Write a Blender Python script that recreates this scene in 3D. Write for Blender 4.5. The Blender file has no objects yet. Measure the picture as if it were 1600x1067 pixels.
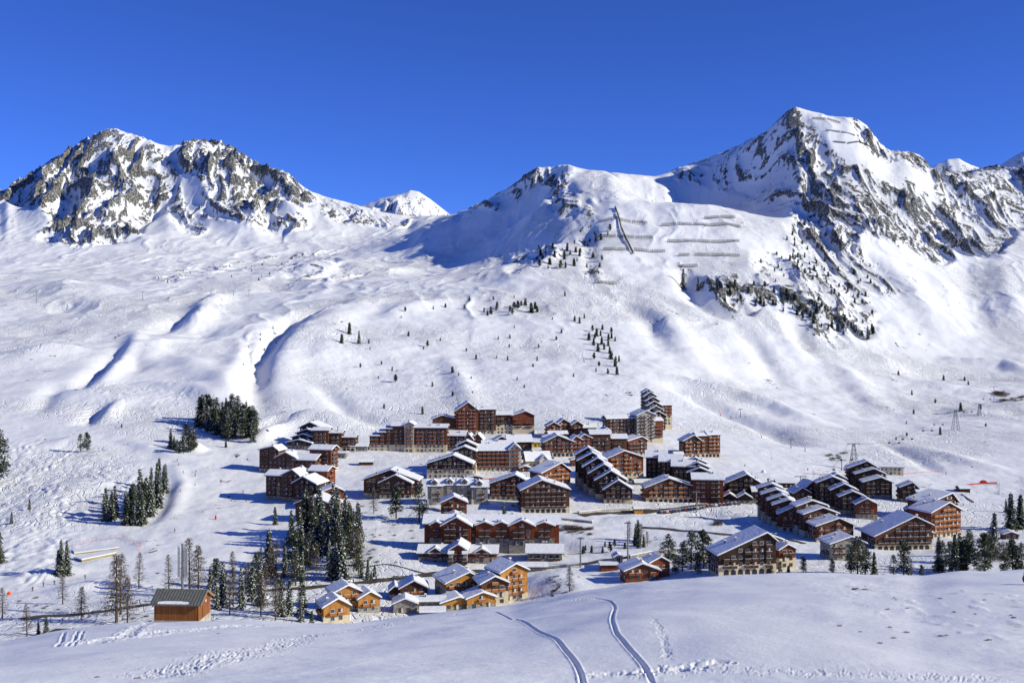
import bpy, math, random
import numpy as np

# ------------------------------------------------------------------ camera, world, sun
scene = bpy.context.scene
COL = scene.collection
F = 1700.0; HOR = 500.0; CX = 800.0      # photo pixels: focal length, horizon row, centre column
cam_d = bpy.data.cameras.new("camera"); cam = bpy.data.objects.new("camera", cam_d); COL.objects.link(cam)
cam.location = (0, 0, 0); cam.rotation_euler = (math.radians(90), 0, 0)
cam_d.sensor_width = 36.0; cam_d.lens = F/1600*36.0; cam_d.shift_y = -(533.5-HOR)/1600.0
cam_d.clip_start = 0.5; cam_d.clip_end = 20000
scene.camera = cam

SUN_EL = math.radians(26.0)
SUN_BACK = math.radians(14.0)             # how far behind the right-hand axis the sun stands
sdir = (math.cos(SUN_EL)*math.cos(SUN_BACK), -math.cos(SUN_EL)*math.sin(SUN_BACK), math.sin(SUN_EL))
sun_d = bpy.data.lights.new("sun", 'SUN'); sun = bpy.data.objects.new("sun", sun_d); COL.objects.link(sun)
sun_d.energy = 4.45; sun_d.angle = math.radians(0.5); sun_d.color = (1.0, 0.955, 0.76)
from mathutils import Vector, Matrix
sun.rotation_euler = Vector(sdir).to_track_quat('Z', 'Y').to_euler()
sun.location = (300, -200, 300)

world = bpy.data.worlds.new("World"); scene.world = world; world.use_nodes = True
wn = world.node_tree; wn.nodes.clear()
sky = wn.nodes.new("ShaderNodeTexSky"); sky.sky_type = 'NISHITA'; sky.sun_disc = False
sky.sun_elevation = SUN_EL; sky.sun_rotation = math.radians(90)+SUN_BACK
sky.altitude = 2500; sky.air_density = 0.75; sky.dust_density = 0.0; sky.ozone_density = 4.0
hs = wn.nodes.new("ShaderNodeMixRGB"); hs.blend_type = 'MULTIPLY'; hs.inputs[0].default_value = 1.0
hs.inputs[2].default_value = (0.53, 0.84, 1.78, 1)
bg = wn.nodes.new("ShaderNodeBackground"); bg.inputs[1].default_value = 0.083
wo = wn.nodes.new("ShaderNodeOutputWorld")
wn.links.new(sky.outputs[0], hs.inputs[1]); wn.links.new(hs.outputs[0], bg.inputs[0]); wn.links.new(bg.outputs[0], wo.inputs[0])

scene.view_settings.view_transform = 'Standard'; scene.view_settings.look = 'None'
scene.view_settings.exposure = 0.10; scene.view_settings.gamma = 1.0; scene.view_settings.use_curve_mapping = False
scene.cycles.max_bounces = 4; scene.cycles.diffuse_bounces = 1; scene.cycles.glossy_bounces = 1
scene.cycles.transmission_bounces = 1; scene.cycles.transparent_max_bounces = 4

rng = np.random.default_rng(7); random.seed(7)

# ------------------------------------------------------------------ noise helpers
def _h(ix, iy, s):
    n = (ix*374761393 + iy*668265263 + s*1442695041) & 0xffffffff
    n = ((n ^ (n >> 13))*1274126177) & 0xffffffff
    return ((n ^ (n >> 16)) & 0xffff).astype(np.float32)/65535.0
def vnoise(x, y, s=0):
    xf = np.floor(x); yf = np.floor(y); ix = xf.astype(np.int64); iy = yf.astype(np.int64)
    fx = (x-xf).astype(np.float32); fy = (y-yf).astype(np.float32)
    ux = fx*fx*fx*(fx*(fx*6-15)+10); uy = fy*fy*fy*(fy*(fy*6-15)+10)
    def g(dx, dy):
        a = _h(ix+dx, iy+dy, s)*6.2831853
        return np.cos(a)*(fx-dx)+np.sin(a)*(fy-dy)
    a = g(0, 0); b = g(1, 0); c = g(0, 1); d = g(1, 1)
    return ((a+(b-a)*ux)*(1-uy)+(c+(d-c)*ux)*uy)*1.5
def fbm(x, y, o=4, s=0, gain=0.5, lac=2.03):
    r = 0; a = 1.0
    for k in range(o):
        r = r+a*vnoise(x, y, s+k*17); x = x*lac+3.1; y = y*lac-1.7; a *= gain
    return r
def ridged(x, y, o=4, s=0, gain=0.55, lac=2.07):
    r = 0; a = 1.0; w = 1.0
    for k in range(o):
        n = 1-np.abs(vnoise(x, y, s+k*31))*1.6; n = n*n*w; w = np.clip(n*1.6, 0, 1)
        r = r+a*n; x = x*lac+5.3; y = y*lac+1.9; a *= gain
    return r
def sstep(a, b, x):
    t = np.clip((x-a)/(b-a), 0, 1); return t*t*(3-2*t)

# ------------------------------------------------------------------ terrain control points: (photo column, photo row, metres ahead)
CP = """
-240 1050 300;200 1045 300;600 1050 300;1000 1015 300;1400 985 300;1840 985 300
-240 975 400;0 975 400;200 960 410;400 955 420;600 965 430;800 955 440;1000 920 450;1200 897 460;1400 893 470;1600 890 480;1840 890 480
-240 900 500;0 905 500;200 900 505;400 900 510;600 905 500;800 900 505;1000 880 510;1200 867 520;1400 862 540;1600 858 540;1840 855 550
-240 840 600;0 840 590;200 835 590;400 840 580;600 845 570;800 845 570;1000 830 590;1200 822 600;1400 820 630;1600 815 650;1840 810 660
-240 770 700;0 770 700;200 765 700;400 770 700;600 775 680;800 775 675;1000 775 690;1200 770 720;1400 768 760;1600 760 800;1840 755 820
-240 700 810;0 700 810;200 690 830;400 705 815;600 710 820;800 705 830;1000 700 860;1200 700 930;1400 705 980;1600 700 1000;1840 690 1030
-240 640 940;0 640 940;200 640 950;400 655 930;600 665 960;800 650 1010;1000 650 1040;1200 655 1150;1400 660 1200;1600 650 1250;1840 640 1280
-240 590 1080;0 590 1080;200 590 1090;400 600 1090;600 600 1170;800 600 1180;1000 600 1220;1200 600 1380;1400 600 1500;1600 600 1550;1840 590 1600
-240 545 1250;0 545 1250;200 540 1300;400 535 1330;600 545 1330;800 540 1380;1000 540 1420;1200 540 1550;1400 550 1750;1600 560 1800;1840 545 1850
-240 495 1500;0 495 1500;200 490 1520;400 480 1600;600 480 1550;800 480 1580;1000 480 1620;1200 480 1720;1400 490 1950;1600 490 2050;1840 480 2100
-240 445 1900;0 445 1950;200 435 2050;400 425 2150;600 440 1850;800 435 1750;1000 430 1800;1200 420 1880;1400 430 2120;1600 430 2250;1840 410 2350
-240 410 2500;0 425 2450;120 420 2500;150 385 2800;250 405 2650;320 400 2700;400 393 2800;500 385 2850;560 385 2750
-240 385 2900;-100 365 3000;0 350 3050;100 325 3120;175 300 3150;250 310 3180;300 300 3170;400 320 3100;500 350 3050;600 362 3000
-240 360 3400;-100 330 3400;0 298 3450;60 265 3480;120 225 3500;175 200 3500;225 215 3520;265 228 3520;300 218 3460;355 225 3430;400 255 3380;440 265 3330;485 300 3280;540 315 3230;600 333 3180;650 341 3130;700 338 3080;770 338 3080
-240 430 3900;0 400 3950;120 360 4000;300 350 4000;450 370 3900;600 400 3800;800 420 3800;1000 400 3600;1240 300 3300;1400 330 3300;1600 330 3500;1840 320 3600
885 256 2400;897 300 2240;903 338 2130;882 384 1960;805 411 1870;740 436 1800;690 447 1760
850 259 2470;800 288 2600;760 311 2700;715 334 2800
840 320 2400;800 350 2370;740 376 2400;680 392 2420;620 402 2450;560 405 2480;700 418 2250;740 405 2230;800 385 2180;640 418 2250;600 425 2150;520 420 2200
885 380 2070;850 398 2000;930 290 2290;880 280 2330;1080 318 2190;1150 325 2180;1000 350 2060;930 350 2080;1200 400 1980;1100 400 1930
910 262 2390;945 268 2400;980 272 2780;1030 276 2980;962 281 2370;980 293 2330;1005 306 2260;880 300 2620;940 305 2600;850 292 2680;800 325 2820;760 345 2900;1000 335 2480;1040 345 2420;1080 352 2440;1120 352 2500;1180 354 2430;1040 335 2640;1080 330 2720;960 320 2540;1300 222 2860;1240 222 2860;1370 250 2830;1440 280 2920
950 320 2170;1000 318 2140;950 380 1970;1050 365 2020;1120 321 2190;1180 337 2160;1230 352 2130;1040 316 2180;1150 380 2010
1050 335 2330;1120 350 2370;1180 356 2370;1215 348 2320
1065 262 3020;1100 248 2980;1150 227 2900;1200 203 2800;1240 167 2700;1300 180 2700;1345 186 2690;1375 210 2680;1405 235 2680;1450 254 2720;1500 266 2800;1560 262 2850;1600 262 2900;1700 255 2900;1840 245 2900
1243 230 2590;1250 290 2450;1243 335 2300
1150 285 2720;1100 300 2760;1190 312 2520;1200 262 2650;1050 305 2700
1300 250 2540;1350 300 2430;1300 330 2310;1400 350 2340;1430 300 2550;1300 400 2120;1380 400 2180;1500 340 2550;1600 340 2620;1500 410 2300;1600 380 2450;1840 360 2500
850 320 3200;1000 340 3400;950 360 3500;1100 330 3500
"""
P = np.array([[float(v) for v in t.split()] for l in CP.strip().splitlines() for t in l.split(';')])
def tps_fit(P, lam=2e-5):
    X = np.c_[(P[:, 0]-CX)/F, np.log(P[:, 2])]; n = len(X)
    r = np.hypot(X[:, None, 0]-X[None, :, 0], X[:, None, 1]-X[None, :, 1])
    K = np.where(r > 0, r*r*np.log(r+1e-12), 0)+lam*np.eye(n)
    A = np.zeros((n+3, n+3)); A[:n, :n] = K; A[:n, n] = 1; A[:n, n+1:] = X; A[n:, :n] = A[:n, n:].T
    b = np.zeros(n+3); b[:n] = P[:, 1]
    return X, np.linalg.solve(A, b)
TX, TW = tps_fit(P)
def tps_eval(U, V):
    out = TW[-3]+TW[-2]*U+TW[-1]*V
    for k in range(len(TX)):
        r2 = (U-TX[k, 0])**2+(V-TX[k, 1])**2
        out = out+TW[k]*0.5*r2*np.log(r2+1e-12)
    return out

# fan grid: columns in u = x/y, rows in distance y
NU = 1300
U = (np.linspace(-240, 1840, NU)-CX)/F
D = np.concatenate([np.linspace(-30, 24, 28), np.geomspace(26, 185, 330)[:], np.geomspace(188, 390, 50),
                    np.geomspace(393, 1000, 300), np.geomspace(1003, 2000, 270), np.geomspace(2004, 2760, 300),
                    np.geomspace(2766, 3540, 190), np.geomspace(3560, 4200, 16)])
ND = len(D)
# coarse evaluation of the smooth surface, then bilinear up
Uc = np.linspace(U[0], U[-1], 261); Vc = np.linspace(math.log(280), math.log(4300), 421)
PYc = tps_eval(*np.meshgrid(Uc, Vc))
def bil(G, gx0, gdx, gy0, gdy, x, y):
    fx = np.clip((x-gx0)/gdx, 0, G.shape[1]-1.001); fy = np.clip((y-gy0)/gdy, 0, G.shape[0]-1.001)
    ix = fx.astype(int); iy = fy.astype(int); fx = fx-ix; fy = fy-iy
    return (G[iy, ix]*(1-fx)+G[iy, ix+1]*fx)*(1-fy)+(G[iy+1, ix]*(1-fx)+G[iy+1, ix+1]*fx)*fy
UU, DD = np.meshgrid(U, D)
Dv = np.maximum(DD, 1.0)
PYv = bil(PYc, Uc[0], Uc[1]-Uc[0], Vc[0], Vc[1]-Vc[0], UU, np.log(np.maximum(Dv, 281)))
Zv = Dv*(HOR-PYv)/F
Zv = np.where(DD < 281, 281*(HOR-PYv)/F, Zv)
PXg = CX+F*UU
# foreground hill
crx = [-400, 0, 100, 200, 300, 350, 480, 560, 700, 800, 900, 1000, 1100, 1200, 1300, 1400, 1435, 1500, 1600, 2000]
cry = [1022, 1003, 984, 973, 970, 969, 974, 971, 955, 946, 925, 908, 899, 895, 893, 895, 899, 892, 889, 885]
cpy = np.interp(U*F+CX, crx, cry); ker = np.hanning(33); ker /= ker.sum()
cpy = np.convolve(np.pad(cpy, 16, mode='edge'), ker, mode='valid')
cd = np.interp(U*F+CX, [-400, 0, 350, 700, 1000, 1300, 1800], [172, 172, 172, 160, 142, 130, 128])
CPY = cpy[None, :]; CD = cd[None, :]
z40 = -40*(1067-HOR)/F; zc = -CD*(CPY-HOR)/F
# conic through the near ground, grazing the sight line at the crest
sl = -(CPY-HOR)/F
t = np.clip((DD-40)/(CD-40), 0, None)
zl = z40+(zc-z40)*t
zf_mid = zl+(CD-40)*0.004*np.sin(np.pi*np.clip(t, 0, 1))
zf_far = zc+sl*(DD-CD)-0.0011*(DD-CD)**2
near = -1.8+(z40+1.8)*np.clip(DD/40.0, -1, 1)**1.0
Zf = np.where(DD < 40, near, np.where(DD < CD, zf_mid, zf_far))
# smooth the joints along depth
def smooth_rows(Z, k):
    ker = np.hanning(k+2)[1:-1]; ker /= ker.sum(); h = k//2
    Zp = np.pad(Z, ((h, h), (0, 0)), mode='edge'); out = np.zeros_like(Z)
    for i, w in enumerate(ker): out += w*Zp[i:i+Z.shape[0]]
    return out
rr = (DD > 20) & (DD < 200)
Zs = smooth_rows(Zf, 31); Zf = np.where((DD > 80) & (DD < 200), Zs, Zf)
wv = sstep(0, 1, (DD-(CD+35))/(300-(CD+35)))
Z = Zf*(1-wv)+Zv*wv
XX = UU*Dv; YY = DD.copy()
XX = np.where(DD < 1, UU*1.0+0*UU, XX)
XX = np.where(DD < 26, UU*26, XX)     # the strip under the camera is a plain band
def screen_py(): return HOR-F*Z/np.maximum(YY, 1)
def first_hit(px, py, dmin=20, dmax=4200):
    """world point where the sight line through photo pixel meets the ground"""
    fx = (px-CX)/F; j = np.clip((fx-U[0])/(U[1]-U[0]), 0, NU-1.001); j0 = int(j); w = j-j0
    zc_ = Z[:, j0]*(1-w)+Z[:, j0+1]*w
    s = HOR-F*zc_/np.maximum(D, 1)
    ok = np.where((D >= dmin) & (D <= dmax) & (s <= py))[0]
    if len(ok) == 0: return None
    i = ok[0]
    if i == 0: d = D[0]
    else:
        a = s[i-1]-py; b = py-s[i]; d = D[i-1]+(D[i]-D[i-1])*(a/(a+b+1e-9)) if a > 0 else D[i]
    return (fx*d, d, d*(HOR-py)/F)
def gz(x, y):
    """ground height at a world point"""
    u = x/max(y, 1); j = min(max((u-U[0])/(U[1]-U[0]), 0), NU-1.001); j0 = int(j); w = j-j0
    i = int(np.clip(np.searchsorted(D, y)-1, 0, ND-2)); v = min(max((y-D[i])/(D[i+1]-D[i]), 0), 1)
    return float((Z[i, j0]*(1-w)+Z[i, j0+1]*w)*(1-v)+(Z[i+1, j0]*(1-w)+Z[i+1, j0+1]*w)*v)
def polydist(x, y, pts):
    """distance to a polyline, fraction along it, and signed side (left of travel positive)"""
    best = np.full(x.shape, 1e18); tt = np.zeros(x.shape); sg = np.zeros(x.shape); n = len(pts)-1
    for k in range(n):
        ax, ay = pts[k][:2]; bx, by = pts[k+1][:2]; dx = bx-ax; dy = by-ay; L = dx*dx+dy*dy+1e-9
        q = np.clip(((x-ax)*dx+(y-ay)*dy)/L, 0, 1); ex = x-ax-q*dx; ey = y-ay-q*dy; d2 = ex*ex+ey*ey
        m = d2 < best; best = np.where(m, d2, best); tt = np.where(m, (k+q)/n, tt); sg = np.where(m, np.sign(dx*ey-dy*ex), sg)
    return np.sqrt(best), tt, sg
def track(pts, step=None, dmin=20, dmax=4200):
    out = []
    for px, py in pts:
        h = first_hit(px, py, dmin, dmax)
        if h: out.append(h)
    return out
def add_feature(pts, amp, width, dmin=20, dmax=4200, taper=True):
    """a rounded rib (amp > 0) or hollow (amp < 0) along a line on the ground"""
    global Z
    w = track(pts, dmin=dmin, dmax=dmax)
    if len(w) < 2:
        if not w: return
        w = [w[0], (w[0][0]+.1, w[0][1], 0)]
    a = np.array(w); R = width*3
    m = (XX > a[:, 0].min()-R) & (XX < a[:, 0].max()+R) & (YY > a[:, 1].min()-R) & (YY < a[:, 1].max()+R)
    if not m.any(): return
    d, q, sgn = polydist(XX[m], YY[m], w)
    tp = np.sin(np.pi*np.clip(q*0.9+0.05, 0, 1))**0.5 if (taper and len(pts) > 1) else 1.0
    Z[m] += amp*np.exp(-(d/width)**2)*tp
# ------------------------------------------------------------------ larger ribs, hollows and banks of the snowfield
Z0 = Z.copy()
FEAT = [
 ([(60,700),(110,690),(170,700)], 3, 10, 600), ([(500,600),(540,640),(600,660)], -4, 14, 800), ([(700,560),(720,600),(740,640)], 4, 16, 900), 
 ([(600,500),(640,480),(700,470)], 5, 24, 1000), ([(1200,480),(1230,520),(1250,560)], 6, 20, 1000), ([(1150,500),(1180,540),(1220,600)], -6, 20, 1000), ([(1300,560),(1340,600),(1380,640)], 5, 22, 900), ([(90,600),(60,640)], -4, 12, 800),
 ([(230,600),(300,610),(350,640)], 4, 14, 800), ([(420,520),(380,560),(350,620)], 5, 18, 900),
 ([(572,472),(520,490),(475,520),(445,555),(428,600)], 8, 26, 900),
 ([(520,478),(462,492),(425,520),(402,552),(396,600),(405,640)], -11, 17, 900),
 ([(560,480),(520,510),(500,560)], 8, 26, 900),
 ([(350,462),(325,478),(302,505)], 11, 22, 900), ([(295,482),(265,504),(245,516)], -8, 20, 900),
 ([(330,505),(300,525)], -6, 26, 900),
 ([(215,520),(206,548),(184,574),(156,602)], 6.5, 13, 900), ([(186,546),(150,582),(118,606)], -6, 13, 900),
 ([(275,535),(240,545),(222,565)], 6, 20, 900), ([(205,545),(212,580)], -4, 14, 900),
 ([(186,632),(166,655)], 4.5, 9, 800), ([(150,638),(132,662)], -4, 9, 800),
 ([(160,470),(140,490)], 7, 40, 900), ([(60,440),(120,460),(190,455)], 10, 55, 1200), ([(80,475),(170,485)], -8, 45, 1200),
 ([(470,425),(520,412),(570,420)], 14, 50, 1200), ([(420,440),(470,450)], -9, 40, 1200),
 ([(640,420),(600,428)], 8, 30, 1200),
 ([(30,560),(110,545)], 7, 40, 900), ([(20,520),(90,510)], -6, 40, 900),
 ([(60,620),(230,625)], 4, 25, 800), ([(280,560),(330,590),(380,640)], 6, 28, 800),
 ([(455,655),(500,660),(560,672)], 9, 20, 700), ([(405,690),(440,662)], 5, 11, 700), ([(400,672),(440,650)], -3, 10, 700),
 ([(1085,600),(1160,622),(1215,640),(1262,660)], 9, 20, 900), ([(1060,605),(1130,640),(1200,665),(1240,690)], -9, 22, 900),
 ([(1375,560),(1400,575)], 7, 26, 1000), ([(1400,575),(1480,585),(1560,590)], -8, 26, 1000), ([(1500,565),(1570,572),(1610,585)], 9, 24, 1000),
 ([(1440,600),(1500,610)], 4, 26, 1000), ([(1490,640),(1560,650)], 4, 30, 900),
 ([(1440,700),(1500,720),(1560,735)], 3, 14, 800), ([(1380,690),(1430,715),(1460,735)], -3, 10, 800),
 ([(1235,500),(1260,545)], -9, 22, 1000), ([(1265,490),(1290,540)], 5, 22, 1000),
 ([(980,470),(1015,500),(1030,540)], -8, 22, 1000), ([(1020,470),(1060,520),(1100,580)], 6, 30, 1000),
 ([(905,330),(880,370),(850,400),(800,440)], 8, 30, 1500),
 ([(1070,420),(1080,450),(1090,470)], -14, 22, 1000), ([(1110,440),(1150,455),(1210,470),(1290,490)], 17, 32, 1000),
 ([(1100,470),(1120,490)], -10, 24, 1000), ([(1240,380),(1290,420),(1350,470)], 8, 30, 1500),
 ([(1400,420),(1440,470),(1470,520)], 10, 40, 1300), ([(1500,400),(1520,460),(1530,520)], -10, 40, 1300),
 ([(1560,400),(1575,450),(1590,500)], 10, 35, 1300), ([(1330,440),(1370,500)], -7, 35, 1300),
 ([(1245,330),(1250,290),(1246,240)], 14, 22, 1900),
 ([(185,215),(150,300),(130,360)], 26, 45, 2700), ([(210,230),(250,300),(230,360)], -20, 40, 2700), ([(225,260),(330,330),(370,380)], -14, 55, 2700),
 ([(300,222),(345,290),(390,350)], 26, 50, 2700), ([(265,235),(300,300),(300,360)], -20, 50, 2700),
 ([(440,268),(460,310),(470,360)], 26, 40, 2700), ([(400,265),(420,330),(440,370)], -20, 40, 2700),
 ([(60,275),(80,330),(110,370)], 22, 50, 2700), ([(110,240),(110,300),(90,360)], -18, 40, 2700), ([(500,310),(520,350)], 14, 40, 2600),
 ([(20,830),(100,770),(200,740)], 3, 20, 500), ([(225,850),(265,800),(285,760),(275,730)], 2.2, 6, 400), ([(236,838),(255,790),(262,755)], -2.2, 7, 400),
 ([(200,690),(280,715)], 2.5, 8, 500), ([(308,703)], 6, 6, 400), ([(60,695),(200,702)], -2, 8, 500),
 ([(840,835),(900,860)], -3, 12, 400), ([(560,850),(620,880)], 3, 18, 400), ([(700,905),(860,895)], -2, 10, 350),
 ([(850,905),(900,935)], 4, 14, 350), ([(100,925),(160,915),(230,920)], 3, 9, 300), ([(30,905),(120,890)], 2.5, 10, 350),
 ([(950,800),(1100,800),(1180,815)], -2, 8, 400), ([(960,812),(1080,812)], 2, 6, 400),
]
for f in FEAT: add_feature(f[0], f[1]*(1.3 if 600 < f[3] < 1500 else 1), f[2]*(.9 if 600 < f[3] < 1500 else 1), dmin=f[3]*0.8)

# ------------------------------------------------------------------ masks drawn as regions on the ground (looked up where each ground point lies)
MW, MH = 840, 440                           # covers columns -240..1860, rows 0..1100, 2.5 px cells
gx_, gy_ = np.meshgrid(np.arange(MW)*2.5-240, np.arange(MH)*2.5)
def pip(pts):
    ins = np.zeros(gx_.shape, bool); n = len(pts)
    for i in range(n):
        x1, y1 = pts[i]; x2, y2 = pts[(i+1) % n]
        c = ((y1 > gy_) != (y2 > gy_)); xi = (x2-x1)*(gy_-y1)/((y2-y1) if y2 != y1 else 1e-9)+x1
        ins ^= c & (gx_ < xi)
    return ins
def blur(M, k):
    ker = np.hanning(2*k+3)[1:-1]; ker /= ker.sum()
    M = np.apply_along_axis(lambda r: np.convolve(r, ker, mode='same'), 1, M)
    return np.apply_along_axis(lambda r: np.convolve(r, ker, mode='same'), 0, M)
ROCK = [  # (strength, polygon)
 (1.0, [(-60,320),(0,292),(60,262),(120,222),(150,208),(172,198),(195,208),(235,240),(262,300),(255,330),(225,345),(215,370),(160,378),(120,384),(90,375),(55,368),(90,345),(60,320),(0,310)]),
 (.55, [(190,205),(250,222),(265,226),(262,245),(300,330),(330,372),(300,368),(262,330),(235,260)]),
 (1.15, [(262,226),(300,214),(355,222),(400,252),(440,262),(490,300),(480,315),(440,300),(430,330),(385,330),(330,300),(310,270),(280,262)]),
 (.7, [(300,300),(360,320),(400,340),(470,330),(500,345),(440,365),(370,345),(310,335)]),
 (.62, [(485,298),(540,314),(600,330),(650,338),(640,345),(590,348),(520,338)]),
 (.75, [(800,288),(850,256),(885,256),(905,300),(905,345),(870,330),(850,290),(820,300)]),
 (.45, [(700,335),(800,285),(850,262),(830,300),(760,325)]),
 (.36, [(1040,275),(1100,246),(1160,222),(1225,180),(1240,168),(1240,240),(1250,320),(1210,330),(1160,300),(1110,290),(1060,285)]),
 (1.05, [(1225,185),(1242,165),(1262,185),(1290,230),(1340,290),(1400,320),(1460,350),(1500,400),(1470,410),(1410,380),(1350,360),(1330,385),(1270,370),(1240,360),(1245,320),(1262,270),(1240,230)]),
 (1.0, [(1330,185),(1375,208),(1400,240),(1440,240),(1455,262),(1430,262),(1390,240),(1350,222)]),
 (.9, [(1300,240),(1380,280),(1460,310),(1500,330),(1540,385),(1510,400),(1470,370),(1380,330)]),
 (.85, [(1450,262),(1500,262),(1600,258),(1680,250),(1900,240),(1900,330),(1600,350),(1560,400),(1520,395),(1500,350),(1470,310)]),
 (.6, [(1240,340),(1300,350),(1360,400),(1430,450),(1380,460),(1300,420),(1250,380)]),
 (.62, [(1180,400),(1260,400),(1330,430),(1370,490),(1365,525),(1310,500),(1240,450),(1180,430)]),
 (1.0, [(1108,432),(1150,432),(1220,450),(1300,475),(1340,500),(1360,530),(1310,520),(1230,485),(1190,470),(1175,490),(1130,472),(1112,455)]),
 (.55, [(1250,490),(1300,515),(1335,540),(1310,540),(1270,520)]),
 (.7, [(790,415),(830,388),(880,385),(885,400),(840,405),(800,425)]),
 (.5, [(930,300),(900,345),(915,430),(940,440),(930,380)]),
 (.5, [(1060,420),(1078,420),(1078,455),(1062,452)]), (.6, [(1088,428),(1100,440),(1098,458),(1085,450)]),
 (.45, [(1195,405),(1290,380),(1300,400),(1210,420)]),
 (.4, [(380,520),(400,520),(400,600),(385,600)]), (.35, [(240,430),(400,400),(560,385),(560,395),(400,415),(250,440)]),
 (.35, [(440,415),(520,405),(575,430),(520,442),(450,435)]),
]
MR = np.zeros(gx_.shape)
for s, p in ROCK: MR = np.maximum(MR, s*pip(p))
MR = blur(MR, 4)
def mlook(M, px, py): return bil(M, -240, 2.5, 0, 2.5, px, py)
PYg = HOR-F*Z/np.maximum(DD, 1)
rockm = mlook(MR, PXg, PYg)*(DD > 900)
rockm = np.where((DD > 2550) & (PXg < 760) & (PYg > 345) & (DD < 2700), rockm*0.3, rockm)

# ------------------------------------------------------------------ mesoscale relief
def slopes(Zm):
    gy = np.gradient(Zm, axis=0)/np.gradient(YY, axis=0)
    gxr = np.gradient(Zm, axis=1)/np.maximum(np.gradient(XX, axis=1), 1e-3)
    return gxr, gy
far = sstep(900, 1300, DD)
x, y = XX, YY
wx = x+55*vnoise(x/170, y/170, 3)+16*vnoise(x/48, y/48, 4); wy = y+55*vnoise(x/170, y/170, 5)+16*vnoise(x/48, y/48, 6)
# rock faces: buttresses and couloirs running down the fall line, with diagonal strata
bx = (wx*0.93+wy*0.20); by = (wy*0.36-wx*0.10)
but = ridged(bx/105, by/105, 5, 40, 0.56)-1.0
stra = ridged((wx*0.62+wy*0.25)/34, (wy*0.28-wx*0.35)/60, 3, 70)-0.9
amp = np.clip(rockm, 0, 1.3)
sc = np.clip(DD/2600, 0.45, 1.25)
Z += amp*sc*(24*but+7.0*stra+2.6*(ridged(wx/15, wy/30, 3, 77)-.9))
Z += far*(1-np.clip(amp, 0, 1))*(3.2*fbm(x/120, y/120, 3, 90)+0.9*fbm(x/26, y/26, 3, 95))
# drainage ribs on open slopes
ribm = far*np.clip(1-amp*2, 0, 1)*sstep(560, 470, PYg)
Z += ribm*2.2*(ridged(wx/75, wy/260, 3, 120)-0.9)
# valley floor and village: gentle ground
mid = (DD > 300)*(1-far)
Z += mid*(0.8*fbm(x/40, y/40, 3, 130)+0.20*fbm(x/8, y/8, 3, 131))
# moguls on the left-hand field
MG = blur(np.maximum.reduce([1.0*pip([(-240,700),(60,690),(190,720),(235,770),(150,800),(120,860),(60,910),(-240,920)]),
     0.6*pip([(100,600),(300,590),(330,640),(270,660),(130,640)]), 0.35*pip([(420,480),(640,560),(1000,600),(1200,640),(1200,660),(980,640),(700,640),(480,640)])]), 6)
mg = mlook(MG, PXg, PYg)*(DD > 430)
Z += mg*(0.75*np.abs(vnoise(x/7.5+2*vnoise(x/30, y/30, 7), y/10.5, 140))*2+0.35*vnoise(x/4, y/5, 141))
# bring the mountain crests to their true heights, keeping their roughness
SKY = [(-240,360),(-100,330),(0,298),(30,280),(60,262),(90,243),(120,224),(150,209),(175,199),(190,205),(225,215),(250,226),(268,229),(290,221),(310,217),(340,220),(358,226),(380,240),(400,253),(430,263),(450,270),(480,297),(510,308),(545,317),(600,332),(640,338),(700,336),(720,331),(760,312),(800,290),(830,265),(850,260),(865,262),(880,256),(910,264),(945,268),(980,272),(1027,276),(1060,262),(1100,249),(1150,229),(1200,203),(1225,178),(1240,167),(1260,172),(1300,182),(1335,184),(1360,200),(1370,218),(1390,236),(1420,236),(1445,246),(1452,262),(1480,268),(1510,268),(1550,258),(1600,264),(1700,255),(1840,245)]
TSK = np.interp(U*F+CX, [q[0] for q in SKY], [q[1] for q in SKY])
for it in range(2):
    pyg = np.where(DD > 1500, HOR-F*Z/Dv, 1e4); i0 = pyg.argmin(0); cur = pyg[i0, np.arange(NU)]
    df = cur-TSK; kw = 35 if it == 0 else 21; kk = np.hanning(kw); kk /= kk.sum(); df = np.convolve(np.pad(df, kw//2, mode='edge'), kk, 'valid')
    w_ = sstep(110, 8, pyg-cur[None, :])*(DD > 1500)
    Z += w_*df[None, :]*DD/F
def boxblur(A, k):
    for ax_ in (0, 1):
        pd = [(0, 0), (0, 0)]; pd[ax_] = (k+1, k); c = np.cumsum(np.pad(A, pd, mode='edge'), axis=ax_); n_ = A.shape[ax_]
        A = (np.take(c, np.arange(2*k+1, 2*k+1+n_), axis=ax_)-np.take(c, np.arange(0, n_), axis=ax_))/(2*k+1)
    return A
cv0 = (Z-boxblur(Z, 2))/.9; cv1 = (Z-boxblur(Z, 5))/3.0; cv2 = (Z-boxblur(Z, 14))/11.0
rockm = np.where(rockm > .05, rockm*.82+.16+.34*np.clip(cv0, -1, 1)+.26*np.clip(cv1, -1, 1)+.16*np.clip(cv2, -1, 1), rockm)
fgm = (DD < 230)
fgw = sstep(34, 60, DD)*fgm
# wind-packed foreground snow
Z += fgm*(0.30*fbm(x/16, y/22, 3, 150)+0.035*fbm(x/2.1, y/1.3, 3, 151)*sstep(-.2, .6, vnoise(x/19, y/25, 152)+.2))
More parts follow.
